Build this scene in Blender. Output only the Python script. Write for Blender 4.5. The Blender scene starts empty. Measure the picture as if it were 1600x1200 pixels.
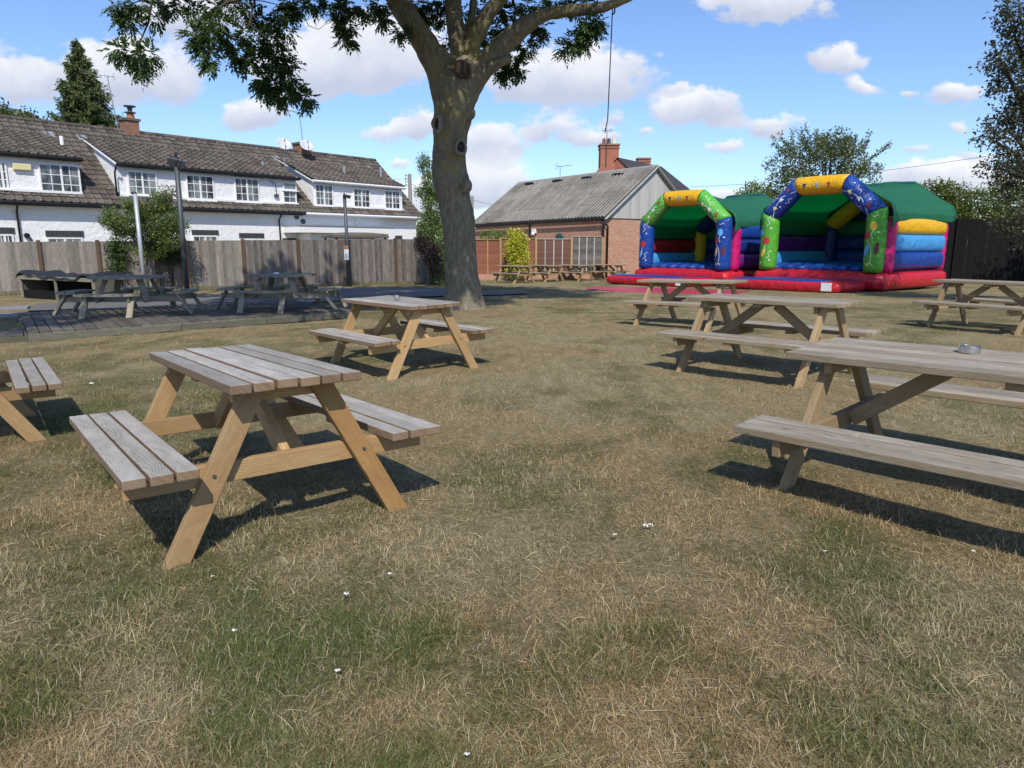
import bpy, math, random
import numpy as np
from mathutils import Vector, Matrix
random.seed(7); RS = np.random.RandomState(11)
S = bpy.context.scene; COL = S.collection; PI = math.pi

# ------------------------------------------------------------ camera, sky, sun
CAM_H = 1.35; FPX = 1100.0; PITCH = math.atan((600-382)/FPX)
cam = bpy.data.objects.new('camera', bpy.data.cameras.new('camera')); COL.objects.link(cam)
cam.location = (0, 0, CAM_H); cam.rotation_euler = (math.radians(90)-PITCH, 0, 0)
cam.data.sensor_width = 36; cam.data.lens = FPX/1600*36; cam.data.clip_start = .05; cam.data.clip_end = 3000
S.camera = cam
SUN_EL = math.radians(47); SUN_AZ = math.atan2(.14, -.99)
S.view_settings.view_transform = 'Standard'; S.view_settings.look = 'None'
S.view_settings.exposure = 0.24; S.view_settings.gamma = 1
S.cycles.max_bounces = 6; S.cycles.transparent_max_bounces = 6

def ray(px, py):
    dx = (px-800)/FPX; dy = (600-py)/FPX
    return Vector((dx, math.cos(PITCH)+dy*math.sin(PITCH), -math.sin(PITCH)+dy*math.cos(PITCH)))
def gz(Y): return -0.016*min(max(Y-12, 0), 22)
def G(px, py, h=0):                     # ground point seen at a photo pixel
    d = ray(px, py); Y = 15
    for _ in range(40):
        t = (gz(Y)+h-CAM_H)/d.z; Y = d.y*t
    return d*t+Vector((0, 0, CAM_H))
def A(px, py, Y):                       # point seen at a photo pixel at depth Y
    d = ray(px, py); return d*(Y/d.y)+Vector((0, 0, CAM_H))

sl = bpy.data.lights.new('sun', 'SUN'); sl.energy = 3.9; sl.angle = math.radians(.53); sl.color = (1, .935, .82)
so = bpy.data.objects.new('sun', sl); COL.objects.link(so)
sd = Vector((math.sin(SUN_AZ)*math.cos(SUN_EL), math.cos(SUN_AZ)*math.cos(SUN_EL), math.sin(SUN_EL)))
so.rotation_euler = sd.to_track_quat('Z', 'Y').to_euler(); so.location = sd*50

class NT:                               # small node-tree helper
    def __init__(s, nt): s.nt = nt
    def n(s, t, **k):
        x = s.nt.nodes.new(t)
        for a, b in k.items():
            if a == 'i':
                for q, v in b.items():
                    if isinstance(v, bpy.types.NodeSocket): s.nt.links.new(v, x.inputs[q])
                    else: x.inputs[q].default_value = v
            else: setattr(x, a, b)
        return x
    def l(s, a, b): s.nt.links.new(a, b)
    def m(s, op, a, b=None, c=None, clamp=False):
        i = {0: a}
        if b is not None: i[1] = b
        if c is not None: i[2] = c
        return s.n('ShaderNodeMath', operation=op, use_clamp=clamp, i=i).outputs[0]
    def v(s, op, a, b=None, **k):
        i = {0: a}
        if b is not None: i[1] = b
        return s.n('ShaderNodeVectorMath', operation=op, i=i).outputs
    def noise(s, vec, scale, det=4, rough=.55, dist=0):
        return s.n('ShaderNodeTexNoise', i={'Vector': vec, 'Scale': scale, 'Detail': det, 'Roughness': rough, 'Distortion': dist}).outputs['Fac']
    def ramp(s, f, stops):
        r = s.n('ShaderNodeValToRGB'); s.l(f, r.inputs[0]); e = r.color_ramp.elements
        while len(e) < len(stops): e.new(.5)
        for x, (p, c) in zip(e, stops):
            x.position = p; x.color = (c[0], c[1], c[2], 1) if hasattr(c, '__len__') else (c, c, c, 1)
        return r.outputs[0]
    def mix(s, f, a, b, mode='MIX'):
        x = s.n('ShaderNodeMix', data_type='RGBA', blend_type=mode)
        for q, v in ((0, f), (6, a), (7, b)):
            if isinstance(v, bpy.types.NodeSocket): s.l(v, x.inputs[q])
            elif q == 0: x.inputs[0].default_value = v
            else: x.inputs[q].default_value = (*v, 1) if hasattr(v, '__len__') else (v, v, v, 1)
        return x.outputs[2]

def build_world():
    w = bpy.data.worlds.new('World'); S.world = w; w.use_nodes = True
    nt = w.node_tree; nt.nodes.clear(); N = NT(nt)
    sky = N.n('ShaderNodeTexSky', sky_type='NISHITA', sun_disc=False, sun_elevation=SUN_EL, sun_rotation=SUN_AZ)
    sky.air_density = 1.0; sky.dust_density = .5; sky.ozone_density = 2.0; sky.altitude = 50
    d = N.n('ShaderNodeTexCoord').outputs['Generated']
    sep = N.n('ShaderNodeSeparateXYZ', i={0: d})
    yy = N.m('MAXIMUM', sep.outputs[1], .02)
    u = N.m('DIVIDE', sep.outputs[0], yy); v = N.m('DIVIDE', sep.outputs[2], yy)
    uv = N.n('ShaderNodeCombineXYZ', i={0: u, 1: v, 2: 0.0}).outputs[0]
    nz = N.n('ShaderNodeTexNoise', i={'Vector': uv, 'Scale': 9.0, 'Detail': 5.0, 'Roughness': .6})
    off = N.v('SUBTRACT', nz.outputs['Color'], (.5, .5, .5))[0]
    off = N.v('MULTIPLY', off, (.09, .05, 0))[0]
    uvd = N.v('ADD', uv, off)[0]
    C = [(1195, 5, 105, 36, 1), (1310, 92, 48, 25, 1), (1350, 130, 34, 14, .8), (1420, 138, 18, 8, .6), (1498, 142, 52, 22, .9),
         (1502, 202, 21, 13, .7), (1085, 168, 72, 32, 1), (1195, 200, 66, 22, .9), (905, 112, 135, 52, 1), (835, 125, 75, 30, 1),
         (865, 195, 45, 28, .7), (925, 218, 42, 18, .8), (952, 188, 34, 14, .6), (1010, 203, 22, 10, .6), (1133, 234, 32, 12, .8),
         (570, 75, 170, 62, 1), (500, 110, 110, 45, 1), (400, 176, 70, 25, 1), (225, 120, 100, 52, 1), (150, 100, 90, 45, .9), (40, 132, 66, 34, .9),
         (612, 212, 50, 17, .8), (770, 222, 66, 34, 1), (765, 285, 80, 40, 1), (655, 195, 40, 26, .8), (1450, 278, 80, 28, 1.1),
         (1560, 292, 90, 26, 1), (1515, 268, 60, 17, 1), (1130, 300, 46, 12, 1), (290, 22, 110, 40, .8), (640, 312, 60, 32, .8),
         (630, 255, 28, 10, .7), (-90, 90, 120, 50, 1), (1750, 120, 120, 40, 1), (1180, -90, 200, 40, .9), (560, -120, 240, 50, 1),
         (1420, 232, 60, 10, .45), (1530, 240, 50, 12, .5), (715, 300, 60, 30, .8), (310, 190, 30, 8, .35), (1060, 132, 26, 10, .55)]
    acc = None; sh = None
    for (px, py, rx, ry, st) in C:
        r = ray(px, py); c = (r.x/r.y, r.z/r.y, 0); k = 1/(1-.32*(py-382)/FPX)
        q = N.v('MULTIPLY', N.v('SUBTRACT', uvd, c)[0], (FPX/rx*.80, FPX/ry*.80, 0))[0]
        ln = N.v('LENGTH', q)[1]
        f = N.m('MULTIPLY', N.m('SUBTRACT', 1.0, ln, clamp=True), st)
        yv = N.m('MULTIPLY', N.n('ShaderNodeSeparateXYZ', i={0: q}).outputs[1], f)
        acc = f if acc is None else N.m('ADD', acc, f)
        sh = yv if sh is None else N.m('ADD', sh, yv)
    rel = N.m('DIVIDE', sh, N.m('ADD', acc, .03))
    n2 = N.noise(N.v('MULTIPLY', uv, (1, 1.5, 1))[0], 26, 7, .62)
    dens = N.m('MULTIPLY_ADD', N.m('SUBTRACT', n2, .5), 1.0, acc)
    dens = N.n('ShaderNodeMapRange', interpolation_type='SMOOTHSTEP', i={0: dens, 1: .20, 2: .50, 3: 0.0, 4: 1.0}).outputs[0]
    dens = N.m('MULTIPLY', dens, N.n('ShaderNodeMapRange', i={0: acc, 1: 0.0, 2: .12, 3: 0.0, 4: .93}).outputs[0])
    n3 = N.noise(uv, 14, 5, .6)
    lum = N.m('ADD', N.m('MULTIPLY', rel, .9), N.m('MULTIPLY_ADD', n3, 1.1, -.16))
    cc = N.ramp(lum, [(0, (.54, .58, .70)), (.40, (.70, .73, .81)), (.8, (.90, .90, .93)), (1, (.96, .96, .97))])
    b1 = N.n('ShaderNodeBackground', i={'Color': N.mix(1.0, sky.outputs[0], (.79, .90, 1.11), 'MULTIPLY'), 'Strength': SKY}); b2 = N.n('ShaderNodeBackground', i={'Color': cc, 'Strength': .93})
    mx = N.n('ShaderNodeMixShader', i={0: dens, 1: b1.outputs[0], 2: b2.outputs[0]})
    # far haze towards the horizon
    N.l(mx.outputs[0], N.n('ShaderNodeOutputWorld').inputs[0])
SKY = .14
build_world()

# ------------------------------------------------------------ mesh helpers
def link(o, parent=None):
    COL.objects.link(o)
    if parent: o.parent = parent
    return o
def tag(o, label=None, cat=None, group=None, kind=None):
    for k, v in (('label', label), ('category', cat), ('group', group), ('kind', kind)):
        if v: o[k] = v
    return o
def empty(name, loc, rz=0, label=None, cat=None, group=None):
    o = bpy.data.objects.new(name, None); COL.objects.link(o); o.location = loc; o.rotation_euler = (0, 0, rz)
    o.empty_display_size = .1
    return tag(o, label, cat, group)
def copy_tree(o, parent=None):
    c = o.copy(); COL.objects.link(c); c.parent = parent
    for ch in list(o.children): copy_tree(ch, c)
    return c

class MB:
    def __init__(s): s.v = []; s.f = []; s.uv = []; s.mi = []; s.r = []
    def face(s, pts, uv=None, mat=0, r=.5):
        b = len(s.v); s.v += [tuple(p) for p in pts]; s.f.append(tuple(range(b, b+len(pts))))
        s.uv.append(uv or [(p[0], p[2]) for p in pts]); s.mi.append(mat); s.r.append(r)
    def faces(s, V, F, UV=None, mat=0, r=.5):
        b = len(s.v); s.v += [tuple(p) for p in V]
        for k, f in enumerate(F):
            s.f.append(tuple(b+i for i in f))
            s.uv.append([UV[i] for i in f] if UV else [(V[i][0]+V[i][1], V[i][2]) for i in f]); s.mi.append(mat if not hasattr(mat, '__len__') else mat[k]); s.r.append(r)
    def box(s, c, h, R=None, mat=0, topmat=None, off=None, r=None):
        # c centre, h half sizes, R matrix; UV u runs along the longest side, in metres
        c = Vector(c); R = R or Matrix.Identity(3); L = max(range(3), key=lambda i: h[i])
        off = random.uniform(0, 50) if off is None else off; r = random.random() if r is None else r
        for ax in range(3):
            for sg in (-1, 1):
                a, b = [(1, 2), (2, 0), (0, 1)][ax]
                q = [(-1, -1), (1, -1), (1, 1), (-1, 1)]
                if sg < 0: q = q[::-1]
                pts = []; uv = []
                for (i, j) in q:
                    l = [0, 0, 0]; l[ax] = sg*h[ax]; l[a] = i*h[a]; l[b] = j*h[b]
                    pts.append(c+R @ Vector(l))
                    o = [k for k in (0, 1, 2) if k != L]
                    uv.append((l[L]+off, l[o[0]]+l[o[1]]+off*1.37))
                m = topmat if (topmat is not None and ax == 2 and sg > 0) else mat
                s.face(pts, uv, m, r)
    def bar(s, p0, p1, w, t, up=(0, 0, 1), mat=0, off=None, r=None):      # board from p0 to p1, w across 'up', t thick
        p0 = Vector(p0); p1 = Vector(p1); x = (p1-p0); L = x.length; x.normalize()
        y = Vector(up).cross(x); y.normalize(); z = x.cross(y)
        R = Matrix((x, y, z)).transposed()
        s.box((p0+p1)/2, (L/2, t/2, w/2), R, mat, off=off, r=r)
    def tube(s, pts, rad, n=8, caps=True, mat=0, r=.5, uvs=1):
        pts = [Vector(p) for p in pts]; rad = rad if hasattr(rad, '__len__') else [rad]*len(pts)
        V = []; UV = []; F = []; prev = None; L = 0
        for i, p in enumerate(pts):
            t = (pts[min(i+1, len(pts)-1)]-pts[max(i-1, 0)]).normalized()
            if prev is None:
                a = Vector((0, 0, 1)) if abs(t.z) < .9 else Vector((1, 0, 0)); x = t.cross(a).normalized()
            else: x = (prev-t*prev.dot(t)).normalized()
            prev = x; y = t.cross(x)
            if i: L += (p-pts[i-1]).length
            for k in range(n+1):
                a = 2*PI*k/n; V.append(p+(x*math.cos(a)+y*math.sin(a))*rad[i]); UV.append((L*uvs, k/n*2*PI*rad[i]*uvs))
        for i in range(len(pts)-1):
            for k in range(n): F.append((i*(n+1)+k, i*(n+1)+k+1, (i+1)*(n+1)+k+1, (i+1)*(n+1)+k))
        s.faces(V, F, UV, mat, r)
        if caps:
            s.face([V[k] for k in range(n)][::-1], None, mat, r); e = (len(pts)-1)*(n+1); s.face([V[e+k] for k in range(n)], None, mat, r)
    def pillow(s, c, h, ev=.5, eh=.3, n=40, m=16, mat=0, R=None, wob=0):   # super-ellipsoid: an inflated cushion
        V = []; F = []; UV = []; c = Vector(c)
        sp = lambda x, e: math.copysign(abs(x)**e, x)
        for j in range(m+1):
            ph = -PI/2+PI*j/m; cv = sp(math.cos(ph), ev); sv = sp(math.sin(ph), ev)
            for i in range(n):
                th = 2*PI*i/n+PI/n
                p = Vector((h[0]*cv*sp(math.cos(th), eh), h[1]*cv*sp(math.sin(th), eh), h[2]*sv))
                if wob: p *= 1+wob*math.sin(th*9+j*.7)*abs(cv)
                V.append(c+(R @ p if R else p)); UV.append((p.x, p.z+p.y))
        for j in range(m):
            for i in range(n): F.append((j*n+i, j*n+(i+1) % n, (j+1)*n+(i+1) % n, (j+1)*n+i))
        s.faces(V, F, UV, mat)
    def build(s, name, mats, parent=None, smooth=False, bevel=0, auto=None):
        me = bpy.data.meshes.new(name); me.from_pydata(s.v, [], s.f)
        mats = mats if isinstance(mats, (list, tuple)) else [mats]
        for m in mats: me.materials.append(m)
        me.polygons.foreach_set('material_index', s.mi)
        u = me.uv_layers.new(name='UVMap'); u.data.foreach_set('uv', [c for f in s.uv for q in f for c in q])
        ca = me.color_attributes.new('rnd', 'FLOAT_COLOR', 'CORNER')
        ca.data.foreach_set('color', [c for f, r in zip(s.f, s.r) for _ in f for c in (r, r, r, 1)])
        me.update()
        if smooth:
            import bmesh
            bm = bmesh.new(); bm.from_mesh(me); bmesh.ops.remove_doubles(bm, verts=bm.verts, dist=1e-4); bm.to_mesh(me); bm.free()
            me.polygons.foreach_set('use_smooth', [True]*len(me.polygons))
        o = bpy.data.objects.new(name, me); link(o, parent)
        if bevel:
            b = o.modifiers.new('bevel', 'BEVEL'); b.width = bevel; b.segments = 2; b.limit_method = 'ANGLE'
            import bmesh
            bm = bmesh.new(); bm.from_mesh(me); bmesh.ops.remove_doubles(bm, verts=bm.verts, dist=1e-5); bm.to_mesh(me); bm.free()
        return o

def np_mesh(name, V, F, colors=None, mat=None, parent=None, smooth=False):
    # V (n,3); F (m,k) faces of equal size; colors (m,3) per face
    me = bpy.data.meshes.new(name); k = F.shape[1]
    me.vertices.add(len(V)); me.vertices.foreach_set('co', V.astype(np.float32).ravel())
    me.loops.add(F.size); me.loops.foreach_set('vertex_index', F.astype(np.int32).ravel())
    me.polygons.add(len(F)); me.polygons.foreach_set('loop_start', np.arange(0, F.size, k, dtype=np.int32))
    me.update(calc_edges=True)
    if colors is not None:
        ca = me.color_attributes.new('rnd', 'FLOAT_COLOR', 'CORNER')
        c = np.ones((len(F), k, 4), np.float32); c[:, :, :3] = colors[:, None, :] if colors.ndim == 2 else colors
        ca.data.foreach_set('color', c.ravel())
    if mat: me.materials.append(mat)
    if smooth: me.polygons.foreach_set('use_smooth', np.ones(len(F), bool))
    o = bpy.data.objects.new(name, me); return link(o, parent)

# value noise in numpy, used to lay out turf patches
def vnoise(x, y, seed=0):
    def h(i, j):
        n = (i*374761393+j*668265263+seed*982451653) & 0xffffffff
        n = ((n ^ (n >> 13))*1274126177) & 0xffffffff
        return ((n ^ (n >> 16)) & 0xffff)/65535.0
    xi = np.floor(x).astype(np.int64); yi = np.floor(y).astype(np.int64); fx = x-xi; fy = y-yi
    fx = fx*fx*(3-2*fx); fy = fy*fy*(3-2*fy)
    return (h(xi, yi)*(1-fx)+h(xi+1, yi)*fx)*(1-fy)+(h(xi, yi+1)*(1-fx)+h(xi+1, yi+1)*fx)*fy
def fbm(x, y, seed=0, o=4):
    s = 0; a = .5; t = 0
    for k in range(o): s = s+a*vnoise(x*2**k+k*17.3, y*2**k-k*9.1, seed+k); t += a; a *= .55
    return s/t

# ------------------------------------------------------------ materials
def material(name):
    m = bpy.data.materials.new(name); m.use_nodes = True; nt = m.node_tree
    return m, NT(nt), nt.nodes['Principled BSDF']
def setp(N, p, **k):
    for a, b in k.items():
        a = {'col': 'Base Color', 'rough': 'Roughness', 'metal': 'Metallic', 'normal': 'Normal', 'spec': 'Specular IOR Level', 'coat': 'Coat Weight', 'trans': 'Transmission Weight'}[a]
        if isinstance(b, bpy.types.NodeSocket): N.l(b, p.inputs[a])
        else: p.inputs[a].default_value = (*b, 1) if hasattr(b, '__len__') else b
def bump(N, h, d=.01, s=1.0):
    return N.n('ShaderNodeBump', i={'Height': h, 'Distance': d, 'Strength': s}).outputs[0]
def plain(name, col, rough=.6, metal=0, var=.15, scale=6, bmp=0):
    m, N, p = material(name); o = N.n('ShaderNodeTexCoord').outputs['Object']
    f = N.noise(o, scale, 5)
    c = N.mix(f, tuple(x*(1-var) for x in col), tuple(min(1, x*(1+var)) for x in col))
    setp(N, p, col=c, rough=rough, metal=metal)
    if bmp: setp(N, p, normal=bump(N, N.noise(o, scale*6, 4), bmp))
    return m
def wood(name, dark, light, gscale=30, tone=.25, rough=.75, knots=True, stain=None, lines=.5):
    m, N, p = material(name); uv = N.n('ShaderNodeUVMap').outputs[0]
    rnd = N.n('ShaderNodeAttribute', attribute_name='rnd').outputs['Fac']
    st = N.v('MULTIPLY', uv, (1.0, gscale, 1))[0]
    warp = N.noise(uv, 3.5, 3); wv = N.n('ShaderNodeCombineXYZ', i={0: 0.0, 1: N.m('MULTIPLY', warp, 7.0), 2: 0.0}).outputs[0]
    g1 = N.noise(N.v('ADD', st, wv)[0], 1.6, 5, .65)
    fine = N.noise(N.v('MULTIPLY', uv, (6, 260, 1))[0], 1.0, 3, .7)
    wave = N.n('ShaderNodeTexWave', wave_type='BANDS', bands_direction='Y', i={'Vector': N.v('ADD', N.v('MULTIPLY', uv, (.35, 13, 1))[0], N.n('ShaderNodeCombineXYZ', i={1: N.m('MULTIPLY', N.noise(N.v('MULTIPLY', uv, (1, 2.6, 1))[0], 1.5, 2), 1.9)}).outputs[0])[0], 'Scale': 2.4, 'Distortion': 1.0, 'Detail': 2.0}).outputs['Fac']
    f = N.m('ADD', N.m('MULTIPLY', g1, .55), N.m('ADD', N.m('MULTIPLY', wave, .28*lines), N.m('MULTIPLY', fine, .42)))
    c = N.ramp(f, [(.30, dark), (.55, tuple((a+b)/2 for a, b in zip(dark, light))), (.78, light)])
    if knots:
        vo = N.n('ShaderNodeTexVoronoi', i={'Vector': N.v('MULTIPLY', uv, (1, 2.4, 1))[0], 'Scale': 2.6})
        k = N.n('ShaderNodeMapRange', i={0: vo.outputs['Distance'], 1: .035, 2: .075, 3: 1.0, 4: 0.0}).outputs[0]
        c = N.mix(N.m('MULTIPLY', k, .75), c, tuple(x*.35 for x in dark))
    if stain:
        c = N.mix(N.n('ShaderNodeMapRange', i={0: N.noise(N.v('MULTIPLY', uv, (1, 3, 1))[0], 3, 5), 1: .45, 2: .75, 3: 0.0, 4: .7}).outputs[0], c, stain)
    if stain:
        sc = N.n('ShaderNodeMapRange', i={0: N.noise(N.v('MULTIPLY', uv, (11, 2.2, 1))[0], 1.1, 4, .6), 1: .66, 2: .76, 3: 0.0, 4: .55}).outputs[0]; c = N.mix(sc, c, tuple(min(.8, x*1.45) for x in light))
    t = N.n('ShaderNodeMapRange', i={0: rnd, 3: 1-tone, 4: 1+tone*.6}).outputs[0]
    hsv = N.n('ShaderNodeHueSaturation', i={'Color': c, 'Value': t})
    setp(N, p, col=hsv.outputs[0], rough=rough, spec=.3, normal=bump(N, f, .0035, .9))
    return m
M = {}
M['top'] = wood('weathered_grey_wood', (.16, .142, .122), (.45, .425, .385), 26, .24, .7, stain=(.50, .475, .435), lines=.75)
M['top2'] = wood('weathered_tan_grey_wood', (.13, .102, .074), (.40, .35, .28), 26, .26, .75, stain=(.46, .42, .36), lines=.7)
M['side2'] = wood('weathered_tan_edge', (.16, .118, .07), (.40, .31, .20), 26, .2, .8, stain=(.36, .31, .24), lines=.5)
M['side'] = wood('worn_brown_wood', (.12, .075, .045), (.32, .22, .135), 26, .2, stain=(.24, .19, .15), lines=.3)
M['pine'] = wood('pine_leg', (.25, .145, .058), (.50, .325, .155), 16, .32, lines=.6, stain=(.44, .31, .17))
M['pine_old'] = wood('pine_leg_aged', (.20, .13, .065), (.47, .335, .185), 16, .26, lines=.5, stain=(.32, .235, .14))
M['old'] = wood('old_green_grey_wood', (.15, .128, .095), (.39, .345, .265), 24, .2, .85, stain=(.15, .165, .115))
M['deck'] = wood('decking_wood', (.08, .072, .06), (.23, .205, .17), 30, .3, .7, knots=False, stain=(.29, .265, .225))
M['fascia'] = wood('deck_fascia_wood', (.06, .058, .045), (.20, .19, .145), 24, .2, .85, stain=(.09, .11, .05))
M['fence'] = wood('grey_fence_board', (.13, .112, .096), (.42, .38, .34), 12, .34, .9, knots=False, stain=(.17, .15, .135), lines=.4)
M['fence2'] = wood('fence_board_weathered_dark', (.085, .072, .066), (.31, .275, .25), 12, .38, .9, knots=False, stain=(.07, .06, .056), lines=.4)
M['post'] = wood('brown_post', (.06, .04, .028), (.15, .10, .07), 20, .2, .9)
M['newpost'] = wood('orange_brown_post', (.20, .10, .045), (.42, .235, .11), 20, .1, .9)
M['redfence'] = wood('red_brown_fence_board', (.20, .075, .045), (.45, .20, .13), 22, .18, .85, knots=False, lines=.3)
M['dkfence'] = wood('brown_fence_board', (.13, .065, .045), (.30, .16, .115), 22, .18, .85, knots=False, lines=.3)
M['blackwood'] = wood('black_stain_shade_board', (.003, .0028, .0026), (.009, .008, .0075), 22, .3, .95, knots=False)  # black stain, darkened further so the colour carries the shade
M['gable'] = wood('silvered_gable_board', (.30, .30, .28), (.60, .60, .56), 18, .16, .9, knots=False, lines=.3)

def render_wall():
    m, N, p = material('white_render'); o = N.n('ShaderNodeTexCoord').outputs['Object']
    n = N.noise(o, 3, 5); n2 = N.noise(o, 1.1, 6, .7)
    c = N.mix(n, (.72, .73, .75), (.85, .85, .86))
    st = N.noise(N.v('MULTIPLY', o, (3, 1, .5))[0], 1.3, 6, .7)
    c = N.mix(N.n('ShaderNodeMapRange', i={0: st, 1: .60, 2: .78, 3: 0.0, 4: .35}).outputs[0], c, (.42, .41, .38))
    h = N.m('ADD', N.noise(o, 5, 4), N.m('MULTIPLY', N.noise(o, 24, 3), .3))
    setp(N, p, col=c, rough=.9, normal=bump(N, h, .05, .8)); return m
M['render'] = render_wall()
def tile_mat(name, a, b, lich, amt=.35, ribs=0):
    m, N, p = material(name); uv = N.n('ShaderNodeUVMap').outputs[0]; o = N.n('ShaderNodeTexCoord').outputs['Object']
    rnd = N.n('ShaderNodeAttribute', attribute_name='rnd').outputs['Fac']
    c = N.mix(rnd, a, b)
    c = N.mix(N.m('MULTIPLY', N.noise(o, 1.2, 5), .7), c, tuple(x*.55 for x in a))
    l = N.n('ShaderNodeMapRange', i={0: N.noise(o, 13, 4, .7), 1: .56, 2: .66, 3: 0.0, 4: 1.0}).outputs[0]
    l2 = N.n('ShaderNodeMapRange', i={0: N.noise(o, .8, 3), 1: .35, 2: .65, 3: .15, 4: 1.0}).outputs[0]
    c = N.mix(N.m('MULTIPLY', N.m('MULTIPLY', l, l2), amt), c, lich)
    c = N.mix(N.n('ShaderNodeMapRange', i={0: N.noise(o, 7, 4, .7), 1: .60, 2: .70, 3: 0.0, 4: .6}).outputs[0], c, (.045, .04, .028))
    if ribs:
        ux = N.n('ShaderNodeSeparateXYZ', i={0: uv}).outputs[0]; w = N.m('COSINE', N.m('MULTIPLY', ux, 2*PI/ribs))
        trough_shade_dirt = N.n('ShaderNodeMapRange', i={0: N.m('ADD', N.m('MULTIPLY', w, -.5), N.m('MULTIPLY', N.noise(N.v('MULTIPLY', uv, (3, .8, 1))[0], 2.2, 4, .7), 1.3)), 1: .45, 2: .95, 3: 0.0, 4: .8}).outputs[0]  # rib shading painted as dark trough stripes, broken up by dirt noise
        c = N.mix(trough_shade_dirt, c, (.045, .042, .038))
        big = N.n('ShaderNodeMapRange', i={0: N.noise(o, .55, 5, .65), 1: .48, 2: .68, 3: 0.0, 4: .6}).outputs[0]; c = N.mix(big, c, (.09, .082, .072))
    setp(N, p, col=c, rough=.95, spec=.15, normal=bump(N, N.noise(o, 40, 4), .01)); return m
M['tile'] = tile_mat('brown_concrete_tile', (.085, .072, .062), (.20, .172, .145), (.34, .31, .26), .7)
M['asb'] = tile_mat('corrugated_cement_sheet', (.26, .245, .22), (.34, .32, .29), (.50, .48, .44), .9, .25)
M['slate'] = tile_mat('dark_slate', (.055, .055, .062), (.095, .09, .095), (.12, .12, .12), .2)
def brick_mat(name, c1, c2, mo, white=0):
    m, N, p = material(name); uv = N.n('ShaderNodeUVMap').outputs[0]; o = N.n('ShaderNodeTexCoord').outputs['Object']
    b = N.n('ShaderNodeTexBrick', i={'Vector': uv, 'Color1': (*c1, 1), 'Color2': (*c2, 1), 'Mortar': (*mo, 1), 'Scale': 1.0, 'Mortar Size': .009, 'Bias': 0.0, 'Brick Width': .225, 'Row Height': .075})
    c = N.mix(N.m('MULTIPLY', N.noise(o, 1.4, 5), .5), b.outputs[0], tuple(x*.6 for x in c1))
    sp = N.n('ShaderNodeMapRange', i={0: N.noise(N.v('MULTIPLY', uv, (4.4, 13, 1))[0], 1.0, 2, .5), 1: .60, 2: .68, 3: 0.0, 4: 1.0}).outputs[0]
    c = N.mix(N.m('MULTIPLY', sp, white), c, (.60, .50, .42))
    setp(N, p, col=c, rough=.92, spec=.2, normal=bump(N, b.outputs['Fac'], -.006)); return m
M['brick'] = brick_mat('red_brick', (.50, .22, .13), (.60, .32, .21), (.52, .42, .34), .7)
M['brick2'] = brick_mat('orange_red_brick', (.40, .13, .075), (.46, .18, .11), (.36, .22, .16), .1)
M['brick3'] = brick_mat('chimney_brick', (.25, .10, .06), (.34, .17, .11), (.30, .25, .2), .2)
M['black'] = plain('black_plastic', (.012, .012, .013), .4); M['white'] = plain('white_plastic', (.80, .80, .80), .35, var=.04)
M['cream'] = plain('cream_plastic', (.70, .62, .36), .5, var=.05)
M['greymetal'] = plain('galvanised_grey', (.30, .32, .33), .45, .6); M['palepole'] = plain('pale_grey_pole', (.42, .45, .48), .5, .3)
M['darkpole'] = plain('dark_grey_pole', (.075, .085, .095), .5, .3)
M['lead'] = plain('lead_flashing', (.30, .32, .35), .6, .2); M['steel'] = plain('steel_ashtray', (.62, .62, .63), .25, 1.0, var=.08)
M['concrete'] = plain('concrete', (.30, .29, .27), .95, bmp=.01); M['pot'] = plain('terracotta', (.35, .13, .07), .85)
M['rope'] = plain('dark_rope', (.03, .03, .032), .9); M['ash'] = plain('cigarette_ash', (.35, .22, .14), .9)
M['paper'] = plain('tissue_paper', (.62, .61, .58), .9, var=.05, bmp=.003); M['lintel_dark_gap'] = wood('dark_lintel_gap_wood', (.03, .03, .035), (.08, .08, .085), 8, .1, knots=False)
M['soffit'] = plain('brown_timber_edge', (.12, .10, .08), .8); M['tarp'] = plain('black_tarpaulin', (.018, .018, .02), .45, bmp=.02)
M['darksoil'] = plain('dark_soil', (.03, .025, .02), 1); M['tealplastic'] = plain('teal_plastic', (.02, .07, .08), .4)
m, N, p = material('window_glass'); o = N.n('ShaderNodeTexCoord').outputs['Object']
setp(N, p, col=N.mix(N.n('ShaderNodeMapRange', i={0: N.noise(N.v('MULTIPLY', o, (1, 1, .6))[0], 1.7, 3, .6), 1: .42, 2: .60, 3: 0.0, 4: 1.0}).outputs[0], (.035, .042, .05), (.24, .27, .28)), rough=.08, spec=.7)  # pale noise paints grey reflections and curtains into the pane colour
M['glass'] = m
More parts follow.
